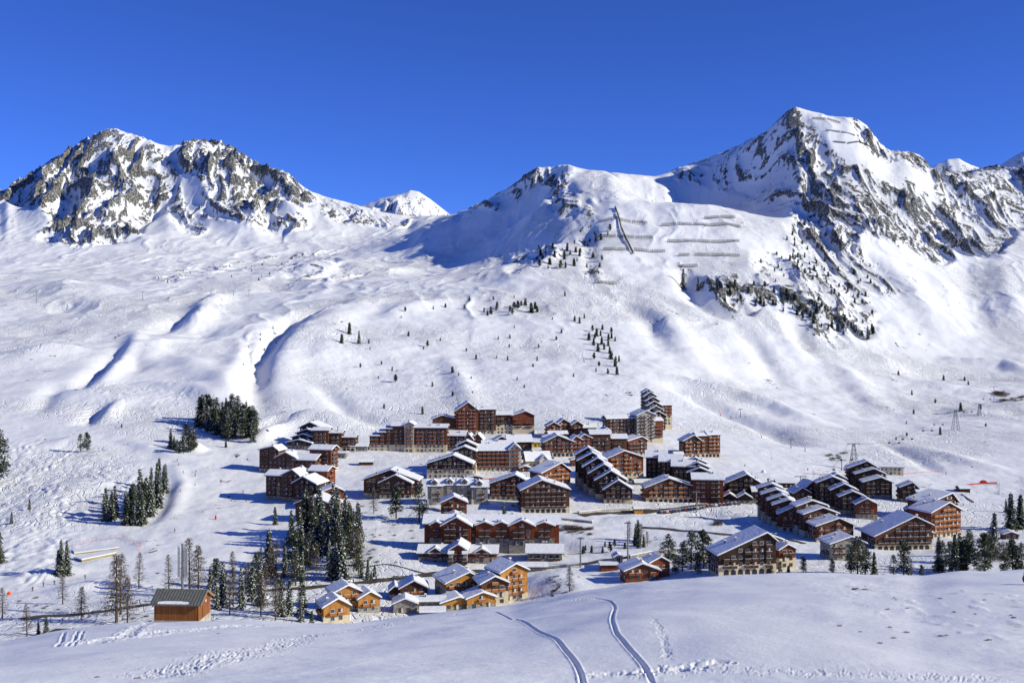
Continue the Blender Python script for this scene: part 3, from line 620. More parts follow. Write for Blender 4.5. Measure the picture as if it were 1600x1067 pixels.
def building(label, cx, py, rot, secs, wall='brown', base='cream', base_h=2.9, win='b', rail='r', balc=1, bay=3.1, name='apartment_building', cat='building', group=None,
             loc=None, ov=1.1, snow_t=.62, arches=False, floor=2.85, dmin=330, wtop=None, sides=True, sc=None, chim=True):
    """secs: (x0,x1 px), base px above root, eave px, rise px, y0 m, depth m, roof 'g' gable to the front / 'p' ridge along the front, apex fraction[, right eave px][, wall][, rail]"""
    p = loc or first_hit(cx, py, dmin)
    k = sc or p[1]/F; r = math.radians(rot); kx = k/math.cos(r)
    root = thing(name, p, label, cat, group, r); NB[0] += 1
    boxes = []
    for s in secs:
        x0, x1, zb, e, rise, y0, dep, roof, ap = s[:9]; opt = s[9] if len(s) > 9 else {}
        boxes.append(dict(x0=x0*kx, x1=x1*kx, y0=y0, y1=y0+dep*.85, zb=zb*k, e0=(zb+(e-zb)*1.12)*k, e1=(zb+(opt.get('er', e)-zb)*1.12)*k, rise=rise*k*.92, roof=roof, ap=ap, wall=opt.get('wall', wall), rail=opt.get('rail', rail if (rail != 'r' or BRNG.random() < .6) else 'b'),
                          base=opt.get('base', base), bh=opt.get('bh', base_h), balc=opt.get('balc', balc), chim=opt.get('chim', chim), arches=opt.get('arches', arches)))
    def roof_h(b, x, y):
        a0, a1, q = (b['x0'], b['x1'], x) if b['roof'] == 'g' else (b['y0'], b['y1'], y)
        if q < a0 or q > a1: return -99
        am = a0+(a1-a0)*b['ap']; top = max(b['e0'], b['e1'])+b['rise']
        return b['e0']+(top-b['e0'])*(q-a0)/max(am-a0, .1) if q < am else b['e1']+(top-b['e1'])*(a1-q)/max(a1-am, .1)
    def buried(x, y, z, me):
        for b in boxes:
            if b is me: continue
            if b['x0']-.3 < x < b['x1']+.3 and b['y0']-.3 < y < b['y1']+.3 and z < roof_h(b, x, y)+1.2: return True
        return False
    nw = nbal = 0; ov0 = ov
    vx, vy = -p[0], -p[1]; L = math.hypot(vx, vy); vx /= L; vy /= L
    lx = vx*math.cos(r)+vy*math.sin(r); ly = -vx*math.sin(r)+vy*math.cos(r)     # direction to the camera in the local frame
    for bi, b in enumerate(boxes):
        x0, x1, y0, y1, e0, e1, roof, ap = (b[q] for q in ('x0', 'x1', 'y0', 'y1', 'e0', 'e1', 'roof', 'ap')); eps = .004*bi
        top = max(e0, e1)+b['rise']; bot = -7.0; ov = min(ov0, .35+.05*(x1-x0))
        w = MB(); g = .02+eps
        if roof == 'g': w.prism([(x0+g, bot), (x1-g, bot), (x1-g, e1), (x0+(x1-x0)*ap, top), (x0+g, e0)], 'y', y0+g, y1-g)
        else: w.prism([(y0+g, bot), (y1-g, bot), (y1-g, e1), (y0+(y1-y0)*ap, top), (y0+g, e0)], 'x', x0+g, x1-g)
        wl = w.build('wall', [MT[b['wall']]], root)
        if b['base'] and b['bh'] > 0 and e0-b['zb'] > b['bh']*1.2:
            s_ = MB(); q = .10+eps; s_.box(x0-q, x1+q, y0-q, y1+q, bot, b['zb']+b['bh']); s_.build('stone_base', [MT[b['base']]], root)
        rf = MB(); chevron(rf, roof, x0, x1, y0, y1, e0, e1, ap, b['rise'], .0+eps, .26+eps, ov)
        ro = rf.build('roof', [MT['fascia']], root)
        sn = MB(); chevron(sn, roof, x0, x1, y0, y1, e0, e1, ap, b['rise'], .27+eps, .27+eps+snow_t, ov-.06)
        sn.build('snow_cover', [MT['snow']], ro)
        if b['chim'] and (x1-x0) > 7:
            for _ in range(1 if (x1-x0) < 16 else 2):
                qx = BRNG.uniform(x0+2, x1-2); qy = BRNG.uniform(y0+2, y1-2); link('chimney', CHIM, ro, (qx, qy, roof_h(b, qx, qy)+.3))
        # openings
        faces = [(0, x0, x1, y0, lx*0+(-ly))]
        if sides and lx < -.07: faces.append((1, y0, y1, x0, -lx))
        if sides and lx > .07: faces.append((2, y0, y1, x1, lx))
        for fc, a0, a1, c, vis in faces:
            wdt = a1-a0; n = max(1, int((wdt-.8)/bay)); mar = (wdt-n*bay)/2+bay/2
            fl = max(1, int((top-b['zb'])/floor+.2))
            for j in range(fl):
                z = b['zb']+j*floor+1.55
                for i in range(n):
                    a = a0+mar+i*bay
                    x, y = (a, c) if fc == 0 else (c, a)
                    rh = roof_h(b, min(max(x, x0+.1), x1-.1), min(max(y, y0+.1), y1-.1))
                    if z+1.0 > rh-.2: continue
                    if buried(x+(-.8 if fc == 1 else .8 if fc == 2 else 0), y-(.8 if fc == 0 else 0), z, b): continue
                    rz = 0 if fc == 0 else (-math.pi/2 if fc == 1 else math.pi/2)
                    inbase = b['base'] and z < b['zb']+b['bh']; off = (.12+eps) if inbase else 0
                    ox = x-(off if fc == 1 else -off if fc == 2 else 0); oy = y-(off if fc == 0 else 0)
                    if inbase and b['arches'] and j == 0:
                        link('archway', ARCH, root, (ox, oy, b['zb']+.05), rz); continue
                    if nw < 95 and BRNG.random() < .96:
                        link('window', WIN[win] if BRNG.random() < .5 else BRNG.choice(WALT), root, (ox, oy, z), rz); nw += 1
                    if b['balc'] and j >= 1 and not inbase and nbal < 70 and ((i+b['balc']) % 3 != 0 or b['balc'] > 1):
                        link('balcony', BAL[b['rail']], root, (x, y, z-1.45), rz); nbal += 1
    return root
# ------------------------------------------------------------------ the village
G = 'timber apartment buildings of the ski village'
B = building
# --- top row
B('dark timber lodge of four stepped gables at the upper left edge of the village', 467, 702, -14, [(-20,20,0,9,5,0,7,'g',.5),(-18,20,2,15,6,7,6,'g',.5),(-16,19,3,20,7,13,6,'g',.5),(-16,22,4,27,9,19,16,'g',.45)], 'dark', 'stone', rail='b', group=G)
B('long brown block behind the yellow-edged flat roof, right of the dark stepped-gable lodge', 520, 705, -4, [(-32,-7,0,29,3,0,16,'p',.5),(-7,13,0,25,3,2,14,'p',.5),(13,34,0,19,3,3,13,'p',.5)], 'brown', 'cream', rail='b', win='w', group=G, arches=True)
B('very long brown block with a pale stone tower in its middle and stepped left roof', 638, 706, -3,
  [(-61,-46,0,22,3,0,14,'p',.5),(-46,-36,0,27,3,0,14,'p',.5),(-36,-26,0,32,3,0,14,'p',.5),(-26,-6,0,36,4,0,14,'p',.5),(-6,9,0,38,4,-1.5,15,'g',.5,{'wall':'pale'}),(9,60,0,34,4,0,14,'p',.5)], 'brown', 'cream', 5.5, win='w', rail='r', group=G)
B('large red-brown hotel with the highest gable roof, in the middle of the top row', 743, 679, 6,
  [(-30,4,0,34,13,0,18,'g',.55,{'wall':'red'}),(4,32,0,35,4,1,16,'p',.5,{'wall':'brown'}),(32,58,0,27,4,2,13,'p',.5,{'bh':8}),(58,92,0,26,7,0,15,'g',.6,{'bh':7,'wall':'red'}),(-66,-30,3,22,6,4,13,'g',.4)], 'brown', 'cream', 3.2, rail='r', group=G, dmin=700)
B('small dark block with snowy roofs climbing to the right, below the large red-brown hotel', 716, 705, -8, [(-20,10,0,22,6,0,13,'p',.5),(6,22,0,16,8,4,12,'g',.6,{'wall':'red'}),(18,36,3,16,9,6,12,'g',.6,{'wall':'red'})], 'dark', 'stone', rail='b', group=G)
B('low house under one wide snowy roof below the right wing of the large hotel', 800, 707, 8, [(-30,0,0,15,8,3,12,'g',.5),(-6,31,0,15,9,0,16,'p',.6)], 'brown', 'cream', rail='o', group=G)
B('low yellow-walled shed with a snowy flat roof between two hotels of the upper village', 840, 699, 5, [(-9,9,0,7,2,0,10,'p',.5,{'wall':'yellowp','base':None,'chim':False})], group=G, name='shed', cat='shed', balc=0)
B('row of small brown chalets, uppermost on the slope left of the tower blocks', 895, 683, 10,
  [(-40,-20,0,16,6,0,10,'g',.5),(-22,0,2,18,8,4,10,'g',.4),(-2,16,2,17,6,0,11,'g',.5),(14,38,2,13,5,2,11,'p',.5),(-40,-12,-5,6,3,-7,8,'p',.5)], 'brown', 'cream', 1.5, rail='o', group=G)
B('wide dark gable-fronted block at the left end of the row under the small chalets', 877, 713, 6, [(-27,20,0,20,11,0,18,'g',.45),(18,34,0,22,6,2,16,'g',.4,{'wall':'red'}),(30,50,0,24,6,4,14,'g',.4,{'wall':'red'})], 'brown', 'cream', rail='r', win='w', group=G, arches=True)
B('tall brown block with a pale arcade, second in the row under the small chalets', 938, 713, 4, [(-15,16,0,31,5,0,15,'p',.6)], 'brown', 'cream', 3.6, rail='r', group=G, arches=True)
B('narrow brown block between the tall arcaded block and the sunlit red-brown block', 968, 713, 4, [(-12,12,0,25,5,0,13,'p',.6)], 'brown', 'cream', 3.4, rail='b', group=G, arches=True)
B('red-brown block with sunlit balconies at the right end of the row under the small chalets', 996, 713, 24, [(-15,16,0,22,6,0,15,'g',.7)], 'red', 'cream', rail='r', group=G, balc=2)
B('long brown block with a pale stone gable end, attached below the tall stepped tower', 980, 692, 16,
  [(-40,-26,6,18,5,0,10,'g',.5),(-28,18,4,34,4,6,12,'p',.5),(16,46,0,38,7,0,18,'g',.5,{'wall':'pale','rail':'b'}),(44,58,2,30,4,0,12,'p',.5,{'wall':'red'})], 'brown', 'cream', 2.8, rail='b', win='w', group=G)
B('tallest tower of the village, dark with gables stacked like stairs and a sunlit right side', 1036, 672, 12,
  [(-20,4,-4,20,7,0,6,'g',.5),(-20,4,0,27,7,6,5,'g',.5),(-19,4,0,33,7,11,5,'g',.5),(-18,4,0,39,7,16,5,'g',.5),(-18,2,0,45,7,21,5,'g',.5),(-17,0,0,50,5,26,6,'g',.5),(3,22,6,34,4,12,12,'p',.5,{'wall':'red','bh':9,'rail':'r','balc':2})], 'dark', 'cream', 2.8, rail='b', group=G)
B('isolated brown block with orange sunlit balconies, standing alone right of the tower', 1099, 715, 12, [(-32,-4,0,24,9,0,12,'g',.6,{'wall':'dark'}),(-8,12,0,30,4,3,12,'p',.5),(10,30,0,31,5,3,13,'p',.5,{'wall':'brown','balc':2})], 'brown', 'cream', 3.2, rail='o', group=G, arches=True)
B('small snow-roofed red hut beside the piste between the isolated block and the long terrace', 1061, 717, 8, [(-7,7,0,6,3,0,6,'p',.5,{'chim':False})], 'red', None, group=None, name='hut', cat='hut', balc=0)
# --- second row
B('brown two-part lodge with a sunlit right end, beside the upper blue shadow on the piste', 457, 740, -14,
  [(-55,-24,0,32,6,0,14,'g',.75),(-26,8,0,22,9,-2,13,'g',.5),(4,38,0,20,7,-1,14,'p',.6),(20,55,2,33,5,8,14,'p',.6,{'wall':'red','balc':2})], 'brown', 'cream', 3, rail='r', group=G)
B('broad brown lodge with several stepped snowy roofs, directly below the two-part lodge', 456, 783, -16,
  [(-46,-12,0,34,6,2,14,'p',.6),(-16,12,0,36,9,0,16,'g',.6),(8,46,0,27,11,-5,18,'g',.45,{'wall':'dark'}),(14,44,4,40,6,12,14,'p',.5,{'wall':'red'})], 'brown', 'stone', 2.5, rail='b', group=G)
B('slim red-brown house with a snowy gable and sunlit front, right of the broad stepped lodge', 520, 792, 20, [(-15,16,0,22,7,0,12,'g',.6)], 'red', 'cream', 2, rail='r', group=G, balc=2)
B('dark gabled house half hidden behind the tall trees below the broad stepped lodge', 490, 815, -14, [(-30,32,0,24,13,0,16,'g',.45)], 'brown', 'stone', 2, rail='b', group=G)
B('flat-roofed bus shelter building with a yellow roof edge below the long brown block', 526, 716, -3, [(-14,14,0,7,1,0,9,'p',.5,{'wall':'stone','base':None,'chim':False})], group=None, name='shelter', cat='shelter', balc=0)
B('little timber snack hut alone on the snowfield between two rows of the village', 573, 727, 5, [(-12,10,0,5,3,0,6,'p',.5,{'chim':False})], 'brown', None, name='hut', cat='hut', balc=0)
B('wide dark building with two overlapping gables, behind the two lone trees', 607, 779, -6, [(-43,43,0,24,17,6,16,'g',.5),(-14,36,0,22,13,0,8,'g',.5)], 'brown', 'cream', 2.5, rail='b', group=G)
B('dark gable-fronted building with two pale lower floors and small gables stacked behind it', 703, 747, -3, [(-36,35,0,20,14,0,16,'g',.58),(0,37,6,34,8,17,8,'g',.5),(4,36,8,40,8,26,8,'g',.5)], 'dark', 'cream', 6.0, win='w', rail='b', group=G)
B('long central hotel with a pale ground floor and a cream right end', 773, 736, 4,
  [(-42,24,0,29,8,0,16,'p',.5),(22,41,0,30,9,-1,18,'g',.5,{'wall':'cream','rail':'r'}),(-18,30,0,36,4,8,8,'p',.5)], 'brown', 'cream', 3.2, win='w', rail='r', group=G, balc=2)
B('cream chapel-like house under a steep snowy roof, right of the long central hotel', 842, 730, 12, [(-19,18,0,10,12,0,14,'p',.5),(0,14,0,9,9,-3,8,'g',.5)], 'cream', None, rail='b', group=None, name='house', cat='house', balc=0)
B('small dark kiosk with snow on its roof at the corner of the long central hotel', 820, 737, 4, [(-8,9,0,5,3,0,6,'g',.5,{'chim':False})], 'red', None, name='kiosk', cat='kiosk', balc=0)
B('long grey-brown terrace with four roof dormers, left of the central dark gable', 716, 787, 2,
  [(-48,-24,0,25,8,0,12,'p',.6),(-25,0,0,26,8,1,12,'p',.6),(-1,22,0,26,8,0,12,'p',.6),(21,46,0,24,8,-2,12,'p',.6),(-42,-33,28,33,4,-.6,5,'g',.5,{'base':None}),(-18,-9,29,34,4,.4,5,'g',.5,{'base':None}),(5,14,29,34,4,-.6,5,'g',.5,{'base':None}),(28,37,27,32,4,-2.6,5,'g',.5,{'base':None})], 'stone', 'cream', 3.0, win='w', rail='b', group=G)
B('dark gable-fronted block tucked behind and left of the red-balconied gable block', 798, 782, -4, [(-33,34,0,23,15,0,16,'g',.6)], 'brown', 'cream', 2.6, rail='r', win='w', group=G)
B('glowing orange sunlit block with a dark left side, above the red-balconied gable block', 868, 771, 32, [(-22,24,0,30,14,0,16,'g',.66)], 'red', 'cream', 6.5, rail='o', group=G, balc=2, arches=True)
B('six-storey gable-fronted block with rows of red balconies and a pale arcade, in the village centre', 853, 801, 6, [(-38,37,0,32,16,0,20,'g',.42)], 'brown', 'cream', 3.4, rail='r', group=G, balc=2, arches=True)
B('pale-fronted building with arched windows under a broad gable, behind the dark stepped terrace', 978, 752, 12, [(-28,28,0,33,11,0,18,'g',.45)], 'red', 'cream', 6.4, win='w', rail='o', group=G, arches=True)
B('dark terrace of six gables stepping down towards the road, left of the snowy yard', 966, 787, -2,
  [(-22,22,0,20,15,0,8,'g',.5),(-34,14,5,31,15,8,9,'g',.5),(-44,4,10,38,15,17,9,'g',.5),(-52,-6,14,45,15,26,9,'g',.5),(-60,-14,20,52,13,35,10,'g',.5),(-64,-22,26,58,13,45,10,'g',.5)], 'dark', 'cream', 2.8, rail='b', group=G)
B('long dark terrace with roofs stepping down right, behind the wide brown gable block', 1050, 762, -10,
  [(-42,-10,4,38,9,18,13,'p',.5),(-20,14,2,34,9,12,13,'p',.5),(0,34,0,29,8,6,13,'p',.5),(18,52,-2,32,8,12,6,'g',.5),(20,56,-4,27,8,6,6,'g',.5),(24,60,-6,21,8,0,6,'g',.5)], 'dark', 'stone', 2.6, rail='b', win='w', group=G)
B('boxy red-brown block with a snowy roof at the right end of the long dark terrace', 1106, 786, -6, [(-23,24,0,33,7,0,14,'p',.6)], 'red', 'red', 2.2, rail='b', group=G)
B('wide brown block with one broad snowy gable and orange balconies above the parked cars', 1048, 785, 4, [(-39,39,0,21,15,0,16,'g',.46)], 'brown', 'cream', 3.2, rail='o', win='w', group=G, arches=True)
B('low dark shopping hall with several overlapping snowy roofs, right of the red-brown boxy block', 1165, 787, -5,
  [(-26,28,0,24,15,14,16,'g',.6),(-36,-14,0,8,7,0,10,'g',.5),(-12,10,0,8,7,0,10,'g',.5),(4,40,8,22,6,24,12,'p',.5),(12,34,2,16,5,4,12,'p',.5),(24,48,10,26,6,34,10,'p',.5)], 'dark', 'stone', 2, rail='b', group=G)
# --- right-hand part
B('dark terrace of five stepped gables with a large blue shadow on its left', 1240, 831, -8,
  [(-22,22,0,25,11,0,8,'g',.5),(-28,14,4,34,9,8,7,'g',.55),(-34,6,8,38,9,15,7,'g',.55),(-42,-2,12,44,8,22,8,'g',.55),(-46,-8,18,50,8,30,8,'g',.55)], 'brown', 'cream', 2.6, rail='r', group=G)
B('brown gabled house with snow-heavy roof behind the middle of the right-hand terraces', 1262, 790, 10, [(-22,4,0,18,8,0,12,'g',.5),(0,20,0,25,9,2,14,'g',.5)], 'brown', 'stone', 2, rail='r', group=G)
B('dark stack of overlapping gables ending in a reddish front, right of the brown gabled house', 1340, 810, -6,
  [(-2,30,0,20,9,0,9,'g',.5,{'wall':'red'}),(-22,16,2,27,9,9,7,'g',.5),(-32,8,4,34,10,16,8,'g',.5),(-50,-4,8,42,10,24,9,'g',.5),(-30,0,10,45,8,33,8,'g',.5)], 'dark', 'stone', 2.6, rail='b', win='w', group=G)
B('lower brown building with three snowy gables one behind another, right of the dark five-gable terrace', 1305, 847, 8,
  [(-30,30,0,23,12,0,13,'g',.6),(-34,22,4,34,10,13,8,'g',.55),(-36,14,8,42,9,21,8,'g',.5)], 'brown', 'cream', 2.4, rail='r', group=G)
B('dark tall block with stacked roofs, rearmost of the right-hand group below the lift pylon', 1366, 778, -6,
  [(-16,27,0,22,8,0,12,'g',.6),(-22,24,2,30,9,12,8,'g',.6),(-30,18,4,36,12,20,10,'g',.6)], 'dark', 'stone', 2, rail='b', group=G)
B('small dark house with a snow cap standing alone in the blue shadow', 1424, 784, -6, [(-17,10,0,20,8,0,10,'g',.7),(6,18,-6,14,3,-3,9,'p',.5,{'wall':'stone'})], 'dark', 'stone', 2, rail='b', group=G)
B('tiny timber kiosk under a snow cap behind the long-roofed building', 1422, 806, 4, [(-5,5,0,9,3,0,5,'g',.5,{'chim':False})], 'dark', None, name='kiosk', cat='kiosk', balc=0)
B('building almost hidden under a very large snowy roof, behind the sunlit end block', 1476, 812, 24, [(-30,24,0,25,13,0,20,'g',.8)], 'brown', None, rail='b', group=G)
B('six-storey end block with sunlit orange balconies, rightmost large building of the village', 1480, 839, 24, [(-30,26,0,36,14,0,18,'g',.58)], 'red', 'cream', 2.6, rail='o', group=G, balc=2)
B('building with a long lopsided snowy roof, in front of the sunlit end block', 1412, 859, 6, [(-46,46,0,20,14,0,20,'g',.7,{'er':34})], 'brown', 'cream', 3.2, rail='r', group=G, balc=2, arches=True)
B('small grey-brown house with a broken snowy roof in front of the right-hand terraces', 1325, 876, 8, [(-28,28,0,24,11,0,14,'g',.6)], 'stone', 'stone', 2, rail='b', win='w', group=G)
B('dark long building with a lopsided snowy roof, nearest above the foreground hill', 1168, 897, 8, [(-46,46,0,28,13,0,16,'g',.84,{'er':46})], 'dark', 'cream', 4.2, rail='b', win='w', group=G, arches=True)
B('reddish house with two stepped gables and a cream ground floor beside the dark long building', 1227, 888, 16, [(-26,12,0,34,8,8,10,'g',.5),(-10,18,0,26,8,0,10,'g',.5)], 'red', 'cream', 4.5, rail='r', group=G)
# --- lower village
B('red-brown tower house with two gables one above the other, above the long wavy-roofed hotel', 711, 827, 6, [(-20,20,0,15,9,0,8,'g',.5),(-20,20,4,34,10,9,12,'g',.5)], 'red', None, rail='r', group=G)
B('very long dark red hotel with a wavy snowy roof and a stone entrance tower', 762, 880, -2,
  [(-106,112,0,46,10,18,14,'p',.5,{'balc':2}),(-96,-76,20,46,6,16,4,'g',.5),(-76,-30,14,46,14,14,6,'g',.5),(-22,6,20,46,6,16,4,'g',.5),(6,32,20,46,6,16,4,'g',.5),(32,72,18,46,10,15,5,'g',.5),(72,104,20,46,6,16,4,'g',.5),
   (-108,-58,0,14,8,0,12,'p',.6,{'wall':'brown'}),(-31,14,0,14,8,0,12,'p',.6),(-20,2,0,15,6,-1,6,'g',.5),(-92,-72,0,15,7,-1,6,'g',.5),(-58,-31,-12,20,9,-6,18,'g',.5,{'wall':'red','base':None,'bh':0}),(-59,-52,-12,16,2,-8,3,'p',.5,{'wall':'pale','base':None}),(-37,-30,-12,16,2,-8,3,'p',.5,{'wall':'pale','base':None}),
   (62,116,-2,16,8,-2,14,'p',.6,{'wall':'stone'})], 'red', 'stone', 3, rail='b', group=G)
B('cream and timber chalet block with a broad gable, left of the yellow end chalet', 726, 938, 22, [(-28,30,0,26,15,0,18,'g',.6)], 'orange', 'cream', 5.6, rail='o', group=G, balc=2, win='w')
B('timber chalet with a smaller gable between the broad cream chalet and the yellow end chalet', 772, 945, 16, [(-20,22,0,30,11,0,14,'g',.5)], 'brown', 'cream', 5.5, rail='o', group=G, balc=2)
B('yellow four-storey chalet at the right end of the lower chalet row', 806, 940, 30, [(-20,22,0,41,12,2,14,'g',.55)], 'orange', 'cream', 2.8, rail='o', group=G, balc=2, win='w')
B('low chalet with a snow-covered gable at the foot of the broad cream chalet', 716, 953, 16, [(-26,20,0,11,8,0,10,'g',.6)], 'orange', 'stone', 1.5, rail='o', group=G)
B('low chalet with a pointed gable at the foot of the small timber chalet', 752, 950, 18, [(-22,22,0,14,9,0,10,'g',.55)], 'orange', 'stone', 1.5, rail='o', group=G)
B('front yellow chalet of the three, nearest to the foreground hill', 525, 972, 24, [(-18,20,0,22,12,0,11,'g',.55)], 'orange', 'cream', 2.4, rail='o', group=G, balc=2, win='w')
B('tallest and rearmost of the three yellow chalets', 546, 958, 24, [(-20,20,0,26,11,4,11,'g',.55)], 'orange', 'stone', 2.4, rail='o', group=G, balc=2, win='w')
B('yellow chalet at the right of the three, with two balconies', 577, 957, 24, [(-16,16,0,20,10,0,11,'g',.55)], 'orange', 'stone', 2.4, rail='o', group=G, balc=2, win='w')
B('brown chalet with a very large snowy roof, right of the three yellow chalets', 646, 938, 8, [(-20,22,0,17,12,0,12,'g',.5),(-36,-16,0,12,7,3,10,'g',.4,{'wall':'dark'})], 'brown', 'stone', 2.2, rail='o', group=G, balc=2)
B('grey stone chalet with a low gable in front of the brown large-roofed chalet', 633, 958, 6, [(-18,18,0,13,8,0,9,'g',.5)], 'stone', 'stone', 2, rail='b', group=G)
B('low link building with a flat snowy roof between the stone chalet and the cream chalets', 672, 955, 4, [(-22,22,0,12,3,2,9,'p',.5)], 'cream', 'stone', 2, rail='b', group=G)
B('red timber chalet with a snowy gable just above the foreground hill', 1003, 908, 8, [(-26,27,0,15,11,0,12,'g',.5)], 'red', None, rail='r', group=G)
B('tall narrow red chalet behind and right of the snowy-gabled red chalet', 1034, 903, 14, [(-16,16,0,20,9,2,10,'g',.55)], 'red', None, rail='r', group=G)
B('small flat-roofed red garage beside the road, left of the red chalets', 952, 892, 2, [(-13,13,0,8,1,0,7,'p',.5,{'chim':False})], 'red', None, name='garage', cat='garage', balc=0)
B('small stone tower hut with a snow cap behind the red garage', 968, 890, 4, [(-7,7,0,15,4,3,6,'g',.5,{'chim':False})], 'stone', None, name='hut', cat='hut', balc=0)
B('tiny timber cottage with snow on the roof between pines at the right edge', 1580, 842, -6, [(-11,11,0,6,4,0,7,'g',.5,{'chim':False})], 'brown', None, name='hut', cat='hut', balc=0)
B('low cream lift station with a flat roof behind the dark tall block', 1391, 742, -6, [(-24,20,0,11,1,0,12,'p',.5,{'wall':'cream','base':None,'chim':False})], name='lift_station', cat='lift station', balc=0, win='w')
B('small dark workshop in the snow at the right, under the red arc of netting', 1508, 769, 0, [(-8,8,0,5,3,0,8,'p',.5,{'chim':False})], 'dark', None, name='hut', cat='hut', balc=0)
B('orange timber stall beside the road left of the parked cars', 998, 803, 6, [(-7,7,0,7,2,0,5,'p',.5,{'chim':False})], 'orange', None, name='stall', cat='stall', balc=0)

H_ = [('low snow-roofed annex directly left of the dark shopping hall', 1136, 772, 8, 'dark', 12, 7), ('snow-roofed pavilion between the shopping hall and the round turret', 1207, 757, 4, 'brown', 16, 6), ('small snow-roofed shop right of the round turret', 1228, 762, -4, 'dark', 14, 7),
 ('low reddish annex between the five-gable terrace and the gabled house', 1283, 797, 4, 'red', 10, 7), ('low timber annex at the left foot of the sunlit end block', 1447, 842, 6, 'brown', 12, 8), ('small snow-covered store behind the small dark house in the shadow', 1444, 779, 0, 'stone', 13, 6),
 ('flat snowy garage below the dark terrace of six gables', 1010, 758, 4, 'cream', 17, 4), ('low entrance building at the foot of the long central hotel', 742, 752, 4, 'brown', 12, 5), ('small timber house half hidden behind the glowing orange block', 905, 728, 8, 'red', 12, 8),
 ('stone garage block right of the entrance tower of the wavy-roofed hotel', 832, 893, 0, 'stone', 22, 7), ('dark garage roofs below the grey stone chalet', 676, 962, 4, 'dark', 18, 5), ('small timber hut left of the dark gabled house among trees', 430, 778, -6, 'dark', 12, 6),
 ('snow-topped shelter on the road bank right of the yellow-roofed shelter', 560, 705, 0, 'stone', 14, 7), ('small red chalet at the left of the small brown chalet row', 858, 692, 6, 'red', 10, 8)]
for l_, px_, py_, rt_, wl_, w_, h_ in H_: B(l_, px_, py_, rt_, [(-w_,w_,0,h_,3,0,8,'p' if w_ > 12 else 'g',.5,{'chim':False})], wl_, None, name='annex', cat='building', balc=0)
